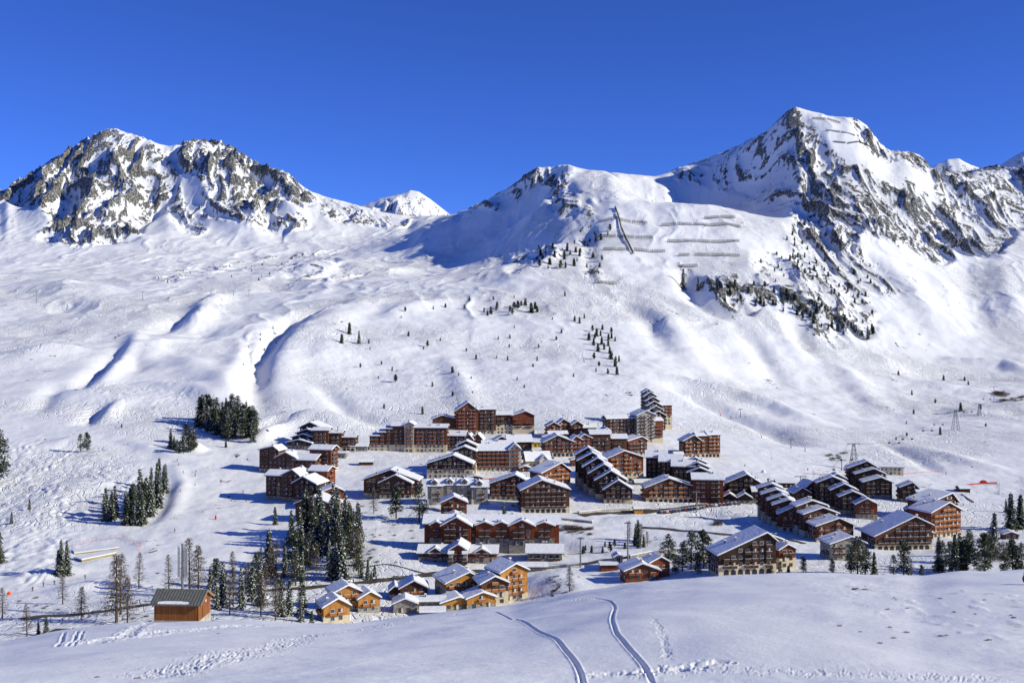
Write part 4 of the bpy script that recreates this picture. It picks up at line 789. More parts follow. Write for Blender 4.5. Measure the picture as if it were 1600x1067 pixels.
# ------------------------------------------------------------------ trees
TR = random.Random(5); SNW = .06
def leaf(mb, c, d, w, l, m, droop=.25):
    """a small bent spray of needles at c pointing along d"""
    d = Vector(d); d.normalize(); side = d.cross(Vector((0, 0, 1)));
    if side.length < .05: side = Vector((1, 0, 0))
    side.normalize(); side = (side+Vector((0, 0, TR.uniform(-.6, .6)))).normalized()
    c = Vector(c); e = c+d*l+Vector((0, 0, -droop*l)); mid = c+d*l*.5
    mb.add([c, mid+side*w*.5, e, mid-side*w*.5], [(0, 1, 2, 3)], m)
def conifer(kind, H, seed, lod=1.0):
    """unit parts: trunk mesh and crown mesh of a conifer of height H"""
    global TR
    TR = random.Random(seed); t = MB(); c = MB()
    bend = Vector((TR.uniform(-.02, .02), TR.uniform(-.02, .02), 0))
    def ax(z): return bend*z*z/H+Vector((0, 0, z))
    n = 6; r0 = H*.018
    for i in range(n): t.bar(ax(H*i/n-(.8 if i == 0 else 0)), ax(H*(i+1)/n), r0*(1-i/n)+.03, r0*(1-(i+1)/n)+.03, 6)
    if kind == 'larch':
        nb = int(90*lod)
        for i in range(nb):
            f = (i+TR.random())/nb; z = H*(.16+.82*f); L = H*.25*(1-f)**.8*TR.uniform(.5, 1.15)+.3; a = i*2.4+TR.random()
            d = Vector((math.cos(a), math.sin(a), TR.uniform(-.25, .3))); p = ax(z); e = p+d*L
            t.bar(p, e, .05, .015, 3)
            for k in range(int(22*lod)):
                q = p+d*L*TR.uniform(.15, 1.0); dd = Vector((math.cos(a+TR.uniform(-1.3, 1.3)), math.sin(a+TR.uniform(-1.3, 1.3)), TR.uniform(-.9, .5)))
                leaf(c, q, dd, TR.uniform(.05, .13), TR.uniform(.35, .9), 1 if TR.random() < .07 else 0, .3)
    elif kind == 'pine':
        # rounded, lumpy stone-pine crown built from clusters round several limbs
        cl = []
        for i in range(int(34)):
            f = TR.random()**.85; z = H*(.14+.80*f); R = H*.20*(math.sin(math.pi*min(1, f*.86+.18))**.6); a = TR.uniform(0, 6.283); rr = R*TR.uniform(.35, .9)
            p = ax(z)+Vector((math.cos(a)*rr, math.sin(a)*rr, 0)); cl.append((p, H*TR.uniform(.055, .10))); t.bar(ax(max(.3, z-H*.05)), p, .09, .03, 4)
        cl.append((ax(H*.95), H*.06))
        for p, R in cl:
            for k in range(int(46*lod)):
                v = Vector((TR.gauss(0, 1), TR.gauss(0, 1), TR.gauss(0, 1))).normalized(); q = p+Vector((v.x*R, v.y*R, v.z*R*.75))*TR.uniform(.5, 1.05)
                m = 2 if (v.z > .35 and TR.random() < .24) else (1 if TR.random() < .3 else 0)
                leaf(c, q, v+Vector((0, 0, .4)), .42, .55, m, .1)
    else:
        lv = int(H*1.9*lod)+6; rad = H*(.185 if kind == 'spruce' else .145)
        for i in range(lv):
            f = i/lv; z = H*(.07+.91*f); R = (rad*(1-f)**.8+.22)*TR.uniform(.6, 1.2); nb = max(4, int((9 if kind == 'spruce' else 8)*(1-f*.5)))
            off = TR.uniform(0, 6.28)
            for j in range(nb):
                if TR.random() < .12: continue
                a = off+j*6.283/nb+TR.uniform(-.3, .3); L = R*TR.uniform(.6, 1.15); d = Vector((math.cos(a), math.sin(a), -.18))
                p = ax(z); ns = max(2, int(L*3.0*lod))
                for k in range(ns+1):
                    s_ = (k+.4)/(ns+1); q = p+d*L*s_+Vector((0, 0, -.22*L*s_*s_))
                    for sg in (-1, 0, 1):
                        dd = Vector((math.cos(a+sg*.8), math.sin(a+sg*.8), -.3+TR.uniform(-.3, .3)))
                        rnd = TR.random(); m = 2 if (rnd < SNW*2.4 and sg == 0) or rnd < SNW else (1 if rnd > .78 else 0)
                        leaf(c, q+Vector((0, 0, TR.uniform(-.1, .12)+(.08 if m == 2 else 0))), dd, TR.uniform(.3, .55), TR.uniform(.45, .8), m, .25)
        for k in range(6): leaf(c, ax(H*.97), (TR.uniform(-.3, .3), TR.uniform(-.3, .3), 1), .2, .5, 0, 0)
    mats = [MT['larch'], MT['snow']] if kind == 'larch' else [MT['needle'], MT['needle2'], MT['snow']]
    tm = t.mesh('trunk', [MT['bark']]); cm_ = c.mesh_fast('crown', mats)
    return tm, cm_, H
def mesh_fast(s, name, mats):
    me = bpy.data.meshes.new(name); v = np.array(s.v, np.float32); n = len(s.f)
    me.vertices.add(len(v)); me.vertices.foreach_set('co', v.ravel()); f = np.array(s.f, np.int32)
    me.loops.add(f.size); me.loops.foreach_set('vertex_index', f.ravel()); me.polygons.add(n)
    me.polygons.foreach_set('loop_start', np.arange(0, f.size, f.shape[1], dtype=np.int32))
    for m in mats: me.materials.append(m)
    me.polygons.foreach_set('material_index', np.array(s.m, np.int32)); me.update(calc_edges=True); return me
MB.mesh_fast = mesh_fast
KIND = dict(spruce=[conifer('spruce', 15, 21), conifer('spruce', 17, 22), conifer('spruce', 14, 23)])
SNW = .13
KIND.update(slim=[conifer('slim', 18, 31), conifer('slim', 16, 32), conifer('slim', 19, 33)],
            pine=[conifer('pine', 12, 41), conifer('pine', 14, 42), conifer('pine', 11, 43)], larch=[conifer('larch', 14, 51), conifer('larch', 16, 52), conifer('larch', 13, 53)],
            frost=[conifer('spruce', 15, 24), conifer('pine', 14, 45), conifer('slim', 15, 34)])
SNW = .03
KIND.update(
            tiny=[conifer('spruce', 6, 61, .9), conifer('spruce', 5, 62, .9), conifer('pine', 5, 63, .35), conifer('slim', 6, 64, .9)])
TREES = []
def tree(px, py, h, kind, label, group=None, dmin=330, v=None):
    p = first_hit(px, py, dmin)
    if p is None or any((p[0]-q[0])**2+(p[1]-q[1])**2 < 1.2 for q in TREES): return None
    TREES.append(p)
    tm, cm_, H = (KIND[kind][v if v is not None else TR.randrange(len(KIND[kind]))])
    s_ = h*p[1]/F/H; nm = dict(spruce='spruce_tree', slim='spruce_tree', frost='spruce_tree', pine='pine_tree', larch='larch_tree', tiny='small_conifer')[kind]
    root = thing(nm, (p[0], p[1], gz(p[0], p[1])-.1), label, 'tree', group, TR.uniform(0, 6.28)); w = TR.uniform(.85, 1.15)
    if kind in ('pine', 'tiny'): w *= 1.1
    root.scale = (s_*w, s_*w, s_)
    link('trunk', tm, root); link('crown', cm_, root)
    return root
ORD = ['leftmost', 'second', 'third', 'fourth', 'fifth', 'sixth', 'seventh', 'eighth', 'ninth', 'tenth', 'eleventh', 'twelfth', '13th', '14th', '15th', '16th', '17th', '18th', '19th', '20th',
       '21st', '22nd', '23rd', '24th', '25th', '26th', '27th', '28th', '29th', '30th', '31st', '32nd', '33rd', '34th', '35th', '36th', '37th', '38th', '39th', '40th']
def inpoly(px, py, pts):
    ins = False; n = len(pts)
    for i in range(n):
        x1, y1 = pts[i]; x2, y2 = pts[(i+1) % n]
        if (y1 > py) != (y2 > py) and px < (x2-x1)*(py-y1)/(y2-y1)+x1: ins = not ins
    return ins
def clump(poly, n, hr, kinds, noun, where, group, seed, mind=5.0, ordinal=True, dmin=330):
    R_ = random.Random(seed); xs = [q[0] for q in poly]; ys = [q[1] for q in poly]; got = []; tries = 0
    while len(got) < n and tries < n*60:
        tries += 1; px = R_.uniform(min(xs), max(xs)); py = R_.uniform(min(ys), max(ys))
        if not inpoly(px, py, poly) or any(abs(px-g[0]) < mind and abs(py-g[1]) < mind*.6 for g in got): continue
        got.append((px, py, R_.uniform(*hr), R_.choice(kinds)))
    got.sort()
    for i, (px, py, h, k) in enumerate(got):
        if ordinal: lab = ('leftmost %s %s' % (noun, where)) if i == 0 else '%s %s from the left %s' % (ORD[i], noun, where)
        else: lab = '%s %s' % (noun, where)
        tree(px, py, h, k, lab, group, dmin)
clump([(306,664),(335,655),(398,672),(400,690),(365,694),(330,682)], 38, (34, 50), ['spruce', 'spruce', 'slim', 'pine', 'pine'], 'dark spruce', 'in the dense clump above the snow cone', 'dense clump above the snow cone', 1, 2.4)
clump([(262,700),(300,690),(306,706),(280,710)], 13, (14, 34), ['spruce', 'pine'], 'spruce', 'in the low tongue of trees touching the piste', 'low tongue of trees by the piste', 2, 4)
tree(319, 668, 50, 'slim', 'tall spruce at the left end of the dense clump above the snow cone', dmin=600)
tree(353, 699, 11, 'tiny', 'small spruce alone on the snow right of the snow cone', dmin=600)
clump([(160,806),(182,800),(184,812),(164,814)], 4, (44, 54), ['slim', 'spruce'], 'spruce', 'in the small dark group left of the piste bend', 'small dark group left of the piste bend', 3, 5)
clump([(192,824),(222,824),(240,806),(262,778),(258,760),(232,770),(205,800)], 24, (40, 66), ['spruce', 'slim', 'slim'], 'tall spruce', 'in the wood inside the piste bend', 'wood inside the piste bend', 4, 3.6)
for a in ((126, 706, 29, 'pine', 'left stem of the round-crowned pair of pines on the mogul slope'), (136, 705, 30, 'pine', 'right stem of the round-crowned pair of pines on the mogul slope'),
          (46, 796, 18, 'spruce', 'small dark spruce leaning over the mogul field'), (18, 818, 20, 'spruce', 'small conical spruce low on the mogul field near the left edge'),
          (-2, 758, 86, 'pine', 'big dark pine cut by the left edge of the picture'), (-3, 880, 64, 'spruce', 'dense spruce at the left edge below the mogul field'), (190, 668, 7, 'tiny', 'tiny conifer on the slope above the mogul field'),
          (96, 899, 58, 'slim', 'taller of the two dense spruces by the long snowy timber wall'), (105, 898, 56, 'slim', 'right-hand dense spruce beside the long snowy timber wall'), (92, 897, 40, 'spruce', 'shorter dense spruce at the foot of the two by the timber wall'),
          (98, 944, 46, 'larch', 'bare larch just below the pair of dense spruces'), (127, 969, 54, 'larch', 'bare larch standing alone beside the lower road'),
          (182, 972, 108, 'larch', 'tallest bare larch left of the timber hut'), (188, 960, 98, 'larch', 'bare larch touching the tallest one left of the hut'), (199, 974, 74, 'larch', 'lower bare larch right of the tallest one'),
          (217, 919, 58, 'larch', 'bare larch on the piste edge above the hut'), (42, 994, 52, 'larch', 'wide bare larch near the lower left corner'), (72, 992, 30, 'spruce', 'dark bushy spruce right of the wide bare larch'),
          (60, 992, 26, 'spruce', 'low spruce at the foot of the wide bare larch'), (4, 966, 50, 'larch', 'bare larch at the left edge beside the orange marker'), (264, 930, 66, 'larch', 'bare larch directly left of the tall antenna mast'),
          (310, 932, 82, 'larch', 'tall bare larch directly right of the antenna mast'), (296, 926, 88, 'larch', 'larch behind the antenna mast'), (240, 900, 0, 'larch', ''),
          (430, 820, 30, 'spruce', 'small spruce in the blue shadow below the stepped lodge'), (487, 978, 26, 'spruce', 'little spruce on the crest left of the yellow chalets'),
          (619, 810, 52, 'pine', 'snow-flecked pine in front of the wide dark building'), (655, 816, 62, 'pine', 'larger snow-flecked pine left of the dormer terrace'), (584, 802, 44, 'larch', 'thin larch in front of the wide dark building'),
          (788, 828, 46, 'spruce', 'spruce standing in front of the red-balconied gable block'), (801, 826, 26, 'spruce', 'shorter spruce beside the one in front of the gable block'),
          (890, 924, 40, 'larch', 'bare larch on the bank right of the yellow end chalet'), (1044, 884, 50, 'pine', 'dense round-topped pine right of the red chalets'),
          (1066, 892, 46, 'pine', 'broad pine between the round-topped pine and the twin pines'), (1080, 890, 62, 'pine', 'left twin of the two tall pines above the hill crest'), (1099, 888, 60, 'pine', 'right twin of the two tall pines above the hill crest'),
          (1056, 897, 30, 'pine', 'low bushy pine at the foot of the broad pine'), (1090, 897, 34, 'pine', 'low bushy pine at the foot of the twin pines'),
          (1255, 894, 26, 'pine', 'round pine on the hill crest right of the lopsided-roofed building'), (1206, 897, 16, 'pine', 'small pine on the crest below the reddish house'), (1219, 896, 20, 'pine', 'second small pine on the crest below the reddish house'), (1232, 896, 14, 'tiny', 'tiny pine on the crest right of the reddish house'),
          (1300, 896, 24, 'pine', 'small pine on the crest left of the grey-brown house'), (1340, 899, 62, 'pine', 'tallest pine in front of the grey-brown house'), (1352, 898, 44, 'pine', 'middle pine in front of the grey-brown house'), (1366, 898, 38, 'spruce', 'right pine of the group in front of the grey-brown house'), (1330, 897, 40, 'pine', 'left pine of the group in front of the grey-brown house'),
          (1412, 902, 58, 'pine', 'snow-laden pine in front of the lopsided arcade building'), (1396, 900, 34, 'pine', 'lower pine left of the snow-laden pine'), (1424, 902, 30, 'larch', 'bare bush-like larch right of the snow-laden pine'), (1440, 900, 18, 'pine', 'low dark pine right of the snow-laden pine'),
          (1512, 868, 32, 'pine', 'round-headed pine standing alone before the sunlit end block'), (1514, 878, 50, 'pine', 'pine whose lower crown widens below the round head'), (1538, 898, 66, 'pine', 'tall pine at the right with snow below it'), (1552, 868, 70, 'slim', 'slender tall pine behind the right-hand pines'), (1545, 880, 50, 'pine', 'pine joining the slender tall pine and the front pine'),
          (1530, 900, 40, 'pine', 'lower left pine of the right-hand group'), (1570, 898, 42, 'pine', 'snowy pine near the right edge of the hill crest'), (1582, 896, 54, 'pine', 'tall snowy pine at the right edge'), (1596, 898, 50, 'pine', 'pine cut by the right edge of the picture'),
          (1580, 828, 60, 'spruce', 'spruce above the tiny cottage at the right edge'), (1594, 826, 56, 'spruce', 'spruce at the right edge above the tiny cottage'), (1572, 800, 22, 'spruce', 'small dark spruce at the right end of the practice slope')):
    if a[2] > 0: tree(a[0], a[1], a[2], a[3], a[4])
clump([(1462,898),(1470,890),(1502,888),(1512,898)], 9, (44, 66), ['pine', 'spruce'], 'pine', 'in the dark group left of the round-headed pine', 'dark pines left of the round-headed pine', 6, 5)
clump([(322,918),(400,905),(470,892),(470,925),(330,940)], 16, (42, 70), ['pine', 'frost', 'slim', 'larch', 'larch'], 'snow-flecked conifer', 'in the wood right of the antenna mast', 'wood right of the antenna mast', 7, 8)
clump([(336,960),(400,965),(478,976),(480,955),(400,938),(340,938)], 15, (42, 72), ['frost', 'slim', 'larch', 'frost', 'larch'], 'tall conifer', 'in the front row behind the hill crest', 'front row of conifers behind the hill crest', 8, 7)
clump([(400,896),(470,880),(558,862),(570,905),(520,912),(440,905)], 20, (44, 74), ['slim', 'frost', 'pine', 'larch'], 'tall narrow conifer', 'in the dense wood below the broad lodge', 'dense wood below the broad lodge', 9, 6)
clump([(452,845),(475,832),(560,830),(566,862),(500,872),(455,868)], 20, (54, 82), ['slim', 'frost', 'spruce'], 'snow-dusted spruce', 'in the upper wood against the dark gabled house', 'upper wood against the dark gabled house', 10, 6)
clump([(560,900),(592,896),(590,908),(562,908)], 6, (14, 32), ['spruce'], 'small spruce', 'at the right foot of the dense wood', 'small spruces at the foot of the wood', 11, 5)
clump([(980,842),(1012,846),(1018,858),(990,856)], 9, (20, 36), ['spruce', 'larch', 'spruce'], 'small conifer', 'in the group left of the round-topped pine', 'small group left of the round-topped pine', 12, 4)
clump([(905,858),(980,850),(980,862),(915,868)], 9, (8, 13), ['tiny'], 'tiny spruce', 'planted on the open snow by the road', 'tiny spruces by the road', 13, 7)
# scattered trees of the open slopes: small and alike
SG = 'small scattered conifers on the upper snow slopes'
def scatter(poly, n, hr, seed, where, mind=4.0, dmin=900): clump(poly, n, hr, ['tiny'], 'small dark conifer', where, SG+' '+where, seed, mind, False, dmin)
scatter([(640,470),(900,460),(980,560),(900,600),(700,620),(560,600),(520,520)], 46, (3.5, 8), 21, 'scattered over the slope above the village', 8)
scatter([(752,480),(838,476),(840,490),(756,497)], 18, (7, 13), 22, 'in the band high above the large hotel', 4)
scatter([(890,498),(965,508),(970,590),(940,585),(905,530)], 26, (7, 14), 23, 'in the line running down toward the tower', 4)
scatter([(840,385),(885,385),(960,355),(945,430),(900,420),(810,420)], 34, (5, 13), 24, 'on the shoulder left of the avalanche fences', 4, 1500)
scatter([(1112,445),(1160,440),(1290,470),(1372,520),(1355,540),(1290,515),(1200,480),(1130,478)], 56, (6, 13), 25, 'on the rock band under the high peak', 4, 1300)
scatter([(1250,345),(1330,395),(1370,440),(1370,500),(1270,450),(1180,415)], 44, (4.5, 9), 26, 'on the ribs below the high peak', 4, 1500)
scatter([(1180,400),(1290,405),(1300,440),(1200,440)], 20, (4, 9), 27, 'on the ledge right of the lowest avalanche fence', 4, 1500)
scatter([(1380,570),(1590,590),(1590,660),(1400,690)], 12, (4, 9), 28, 'on the gentle snow below the chairlift', 8)
scatter([(380,500),(440,500),(420,640),(380,640)], 10, (3, 5), 29, 'along the edge of the gully', 6)
scatter([(240,425),(420,400),(560,395),(420,440),(250,445)], 20, (2.5, 4.5), 30, 'on the snowfield below the left mountain', 8, 1500)
for px, py, h, l in ((561,537,21,'taller of two dark trees alone on the left of the middle slope'), (546,522,19,'left one of two dark trees alone on the middle slope'), (534,536,15,'short tree beside the two dark trees on the middle slope'),
                     (660,647,13,'small dark spruce just above the large hotel'), (618,597,12,'small clump-like tree on the slope above the long block'), (668,542,10,'lone small tree high over the long block'),
                     (707,582,10,'lone small tree right of the upper slope centre'), (1067,452,34,'tall dark tree below the lowest avalanche fence'), (1091,455,24,'tall tree in the cleft of the rock band'), (1356,531,22,'dark tree at the lower end of the rock band'),
                     (1103,610,0,''), (1469,679,13,'dark conifer beside the lift trestle on the snowfield'), (1501,642,14,'thin tree beside the upper lift trestle'), (830,488,16,'tallest tree in the band high above the hotel'), (600,638,8,'tiny tree on the slope left of the large hotel')):
    if h: tree(px, py, h, 'tiny' if h < 20 else 'slim', l, dmin=800)

# low bare bushes: dead grass and shrubs poking from the snow (brown twigs)
def bush_mesh(seed):
    global TR
    TR = random.Random(seed); c = MB()
    for k in range(150):
        a = TR.uniform(0, 6.28); d = Vector((math.cos(a), math.sin(a), TR.uniform(.2, 1.4))); leaf(c, (TR.uniform(-.9, .9), TR.uniform(-.9, .9), TR.uniform(-.1, .5)), d, .07, TR.uniform(.5, 1.3), 0, .1)
    return c.mesh_fast('bare_bush', [MT['larch']])
BU = [bush_mesh(71), bush_mesh(72)]
def bushes(poly, n, hr, seed, where, mind=3, dmin=330):
    R_ = random.Random(seed); xs = [q[0] for q in poly]; ys = [q[1] for q in poly]; k = 0
    for _ in range(n*12):
        if k >= n: break
        px = R_.uniform(min(xs), max(xs)); py = R_.uniform(min(ys), max(ys))
        if not inpoly(px, py, poly): continue
        p = first_hit(px, py, dmin); s_ = R_.uniform(*hr)*p[1]/F/1.4
        o = link('bare_bush', R_.choice(BU), loc=(p[0], p[1], p[2]-.1), rz=R_.uniform(0, 6)); o.scale = (s_, s_, s_*.8)
        tag(o, 'bare brown bush '+where, 'bush', 'bare brown bushes '+where); k += 1
bushes([(848,818),(925,826),(925,836),(850,828)], 40, (5, 8), 1, 'in the strip below the red-balconied gable block')
bushes([(20,925),(60,960),(250,975),(250,930),(120,935)], 26, (3, 6), 2, 'beside the road at lower left')
bushes([(560,790),(640,800),(650,850),(640,890),(575,880)], 30, (2, 5), 3, 'on the steep bank below the two lone pines')
bushes([(1292,712),(1322,708),(1322,718),(1294,720)], 10, (4, 7), 4, 'left of the great lift trestle')
bushes([(1555,612),(1600,622),(1595,630),(1560,628)], 14, (5, 10), 5, 'beside the top lift pole')
bushes([(1555,850),(1580,855),(1575,880),(1550,875)], 12, (8, 16), 6, 'between the right-hand pines')
bushes([(850,895),(905,895),(915,930),(860,925)], 22, (2, 5), 7, 'on the bank right of the yellow end chalet')
bushes([(1120,815),(1125,815),(1126,820),(1120,820)], 3, (9, 14), 8, 'alone on the snow patch below the parked cars')
# ------------------------------------------------------------------ roads laid on the snow
def road(name, pts, width, label_kind='structure', lift=.12, dmin=330):
    w = track(pts, dmin=dmin); a = np.array(w)[:, :2]; seg = np.r_[0, np.cumsum(np.hypot(*np.diff(a, axis=0).T))]; n = max(4, int(seg[-1]/2.0))
    t = np.linspace(0, seg[-1], n); x = np.interp(t, seg, a[:, 0]); y = np.interp(t, seg, a[:, 1])
    k = np.hanning(9); k /= k.sum(); pad = lambda v: np.convolve(np.pad(v, 4, mode='edge'), k, 'valid'); x = pad(x); y = pad(y)
    dx = np.gradient(x); dy = np.gradient(y); L = np.hypot(dx, dy)+1e-9; nx, ny = -dy/L, dx/L; vs = []; fs = []; C = 5
    for i in range(n):
        wd = width*(.5+.06*math.sin(i*.37)+.05*math.sin(i*.9))
        row = [(x[i]+nx[i]*wd*q, y[i]+ny[i]*wd*q) for q in np.linspace(-1, 1, C)]; zz = [gz(*r_) for r_ in row]; zm = sum(zz)/C
        for r_, z_ in zip(row, zz): vs.append((r_[0], r_[1], max(z_, zm*.6+z_*.4)+lift))
    for i in range(n-1):
        for j in range(C-1): fs.append((i*C+j, i*C+j+1, (i+1)*C+j+1, (i+1)*C+j))
    mb = MB(); mb.add(vs, fs); o = mb.build(name, [MT['asphalt']], smooth=True); o['kind'] = label_kind; return [(x[i], y[i]) for i in range(n)]
road('road', [(30,968),(70,962),(110,962),(160,955),(210,948),(260,941),(310,934)], 5.0)
road('road', [(76,984),(110,985),(135,986)], 4.0)
road('road', [(330,930),(420,922),(500,916),(560,911),(620,904),(680,896),(740,892),(800,890)], 5.0)
road('road', [(800,890),(850,887),(910,881),(960,874),(1000,868),(1030,865)], 5.0)
road('road', [(905,806),(950,801),(1000,800),(1040,797),(1080,792),(1130,786),(1160,788)], 6.5)
road('road', [(1000,824),(1040,826),(1090,830),(1130,835),(1180,838),(1230,842),(1260,850)], 4.0)
road('road', [(1110,858),(1140,855),(1165,852)], 5.0)
road('road', [(560,888),(600,880),(620,884),(660,895),(690,902)], 1.4, lift=.05)

# ------------------------------------------------------------------ cars
def car_parts():
    b = MB(); prof = [(-2.1, .35), (2.1, .35), (2.15, .75), (1.2, .95), (.7, 1.42), (-1.2, 1.45), (-1.95, 1.0), (-2.15, .8)]
    b.prism([(p, z) for p, z in prof], 'y', -.85, .85); b.box(-1.1, .55, -.7, .7, 1.45, 1.58, 1)
    g = MB(); g.prism([(-1.65, 1.0), (1.0, 1.0), (.62, 1.36), (-1.18, 1.38)], 'y', -.87, .87); 
    w = MB(); w.bar((0, -.1, 0), (0, .1, 0), .33, n=10)
    return b, g, w
cb, cg, cw = car_parts(); paints = [plain('car_paint_'+n_, c, .3, .05, spec=.6) for n_, c in (('grey', (.16, .17, .18)), ('white', (.75, .75, .75)), ('dark', (.02, .022, .03)), ('blue', (.03, .06, .16)), ('red', (.35, .02, .02)))]
pn = ['grey', 'white', 'black', 'blue', 'red']
CB = [cb.mesh('body', [m_, MT['snow']]) for m_ in paints]; CGm = cg.mesh('window_glass', [MT['glass']]); CW = cw.mesh('wheel', [MT['rubber']])
def car(px, py, ci, rz, label, group=None):
    p = first_hit(px, py, 330); r = thing('parked_car', (p[0], p[1], gz(p[0], p[1])+.1), label, 'car', group, rz)
    link('body', CB[ci], r); link('window_glass', CGm, r)
    for sx in (-1.35, 1.35):
        for sy in (-.78, .78): link('wheel', CW, r, (sx, sy, .33))
def carrow(pts, n, seed, where, group):
    R_ = random.Random(seed); (xa, ya), (xb, yb) = pts
    for i in range(n):
        t = i/(n-1); ci = R_.choice([0, 0, 1, 2, 2, 3, 4]); 
        car(xa+(xb-xa)*t, ya+(yb-ya)*t, ci, math.radians(80+R_.uniform(-6, 6)), '%s %scar %s' % (pn[ci], 'snow-topped ', (ORD[i]+' from the left ' if i else 'leftmost ')+where), group)
carrow([(1034,802),(1100,794)], 15, 1, 'in the row parked above the snow patch', 'cars parked above the snow patch')
carrow([(1106,792),(1150,788)], 8, 2, 'in the row parked by the shopping hall', 'cars parked by the shopping hall')
carrow([(1110,856),(1158,852)], 10, 3, 'in the row parked left of the lopsided building', 'cars parked left of the lopsided building')
carrow([(1168,836),(1212,838)], 7, 4, 'in the shaded row below the five-gable terrace', 'cars parked in the shade below the terrace')
car(525, 914, 2, math.radians(8), 'black car driving on the road above the yellow chalets'); car(620, 904, 0, math.radians(8), 'grey car on the road above the brown large-roofed chalet'); car(776, 892, 3, math.radians(4), 'blue car on the road below the long wavy-roofed hotel')

# ------------------------------------------------------------------ avalanche fences on the slopes
def fence(pa, pb, h, label, group, net=False, panel=30.0, dmin=1200, fine=False):
    A = first_hit(*pa, dmin); C_ = first_hit(*pb, dmin); A = Vector(A); C_ = Vector(C_); L = (C_-A).length; n = max(1, int(round(L/panel))); d = (C_-A)/n
    r = thing('avalanche_fence', A, label, 'fence', group); hx = Vector((d.x, d.y, 0)).normalized(); back = Vector((-hx.y, hx.x, 0)); 
    for i in range(n):
        p0 = A+d*(i+.04); p1 = A+d*(i+.96); p0.z = gz(p0.x, p0.y); p1.z = gz(p1.x, p1.y); p0 -= A; p1 -= A; mb = MB(); lean = back*h*.22; k = 6
        for j in range(k+1):
            q = p0.lerp(p1, j/k); mb.bar(q-Vector((0, 0, 1)), q+Vector((0, 0, h))+lean, .22 if not net else .10, n=4)
            if not net: mb.bar(q+back*h*.9-Vector((0, 0, .5)), q+Vector((0, 0, h*.8))+lean*.8, .12, n=4)
        for z_ in (np.linspace(.30, 1, 5) if not net else (.95,)):
            o_ = Vector((0, 0, h*z_))+lean*z_; mb.bar(p0+o_, p1+o_, .30 if not net else .05, n=4)
        mb.build('fence_panel', [MT['fence' if not net else 'mlight']], r)
    return r
AF = 'avalanche fences below the rounded summit'
FN = [((934,349),(986,349),'top left'), ((987,349),(1012,351),'short second'), ((1032,354),(1158,357),'longest dark'), ((1100,343),(1150,342),'short highest dark'), ((934,373),(1021,374),'second left'), ((1042,379),(1156,379),'second long dark'),
      ((942,392),(984,393),'third left'), ((990,392),(1040,395),'third left-centre'), ((1060,401),(1078,401),'tiny'), ((1086,400),(1157,402),'third right-hand'), ((1065,418),(1091,418),'lowest short dark'), ((928,444),(965,446),'lowest left, four-panelled')]
for a, b_, w in FN: fence(a, b_, 6.0, '%s row of steel avalanche fence below the rounded summit' % w, AF)
fence((960,325),(989,399), 5.5, 'long dark fence running straight down the slope across the other rows', AF)
fence((938,418),(1052,421), 4.5, 'pale net fence of thin posts below the other left rows', AF, net=True)
fence((1152,344),(1196,347), 4.5, 'upper pale net of thin posts at the right of the dark fences', AF, net=True); fence((1158,356),(1198,360), 4.5, 'lower pale net of thin posts at the right of the dark fences', AF, net=True)
fence((1268,187),(1314,194), 5.5, 'uppermost fence row on the snowy top of the high peak', 'fences on the high peak', dmin=2000); fence((1290,206),(1337,214), 5.5, 'middle fence row on the snowy top of the high peak', 'fences on the high peak', dmin=2000)
fence((1302,223),(1322,225), 5, 'short lower left fence row on the high peak', 'fences on the high peak', dmin=2000); fence((1324,226),(1360,231), 5, 'lowest right fence row on the high peak', 'fences on the high peak', dmin=2000)
fence((194,212),(230,224), 5.5, 'pale net fence along the summit ridge of the left mountain', None, net=True, dmin=2600)

# ------------------------------------------------------------------ lifts and masts
def pylon(px, py, h_px, label, kind='trestle', group=None, dmin=500, arm=4.5):
    p = first_hit(px, py, dmin); k = p[1]/F; h = h_px*k; r = thing('lift_pylon', p, label, 'lift pylon', group)
    if kind == 'trestle':
        mb = MB(); w = h*.16
        for sx, sy in ((-1, -1), (1, -1), (1, 1), (-1, 1)): mb.bar((sx*w, sy*w, -1.5), (sx*w*.22, sy*w*.22, h), .22, .16, 4)
        for i in range(6):
            za, zb_ = h*i/6, h*(i+1)/6; wa, wb = w*(1-.78*i/6), w*(1-.78*(i+1)/6)
            for (ax_, ay_), (bx_, by_) in (((-1,-1),(1,-1)), ((1,-1),(1,1)), ((1,1),(-1,1)), ((-1,1),(-1,-1))):
                mb.bar((ax_*wa, ay_*wa, za), (bx_*wb, by_*wb, zb_), .1, n=3); mb.bar((bx_*wa, by_*wa, za), (ax_*wb, ay_*wb, zb_), .1, n=3)
        mb.build('lattice_frame', [MT['metal']], r)
    else:
        mb = MB(); mb.bar((0, 0, -1), (0, 0, h), .42, .28, 8); mb.build('pole', [MT['metal']], r)
    a = MB(); a.bar((-arm, 0, h), (arm, 0, h+.2), .25, n=4)
    for s_ in (-1, 1): a.box(s_*arm-.9, s_*arm+.9, -.25, .25, h-.5, h-.1); a.bar((s_*arm*.5, 0, h), (0, 0, h-1.6), .12, n=3)
    a.build('crossarm', [MT['metal']], r)
    return Vector((p[0], p[1], p[2]+h-.3)), arm
LP = [pylon(1334, 733, 40, 'large lattice lift pylon behind the dark tall block', 'trestle'), pylon(1493, 673, 33, 'lattice lift pylon in the middle of the right-hand snowfield', 'trestle'),
      pylon(1530, 649, 18, 'small lift pylon with crossed arms between the lattice one and the top pole', 'trestle'), pylon(1553, 629, 25, 'single-pole lift pylon highest on the right-hand snowfield', 'pole')]
pylon(1251, 762, 18, 'low T-shaped lift pylon beside the round stone tower', 'pole', arm=3.5)
pylon(1315, 735, 16, 'thin lift pylon left of the large lattice pylon', 'pole', arm=3); pylon(1088, 800, 32, 'tall T-shaped lamp mast beside the wide brown gable block', 'pole', arm=1.8)
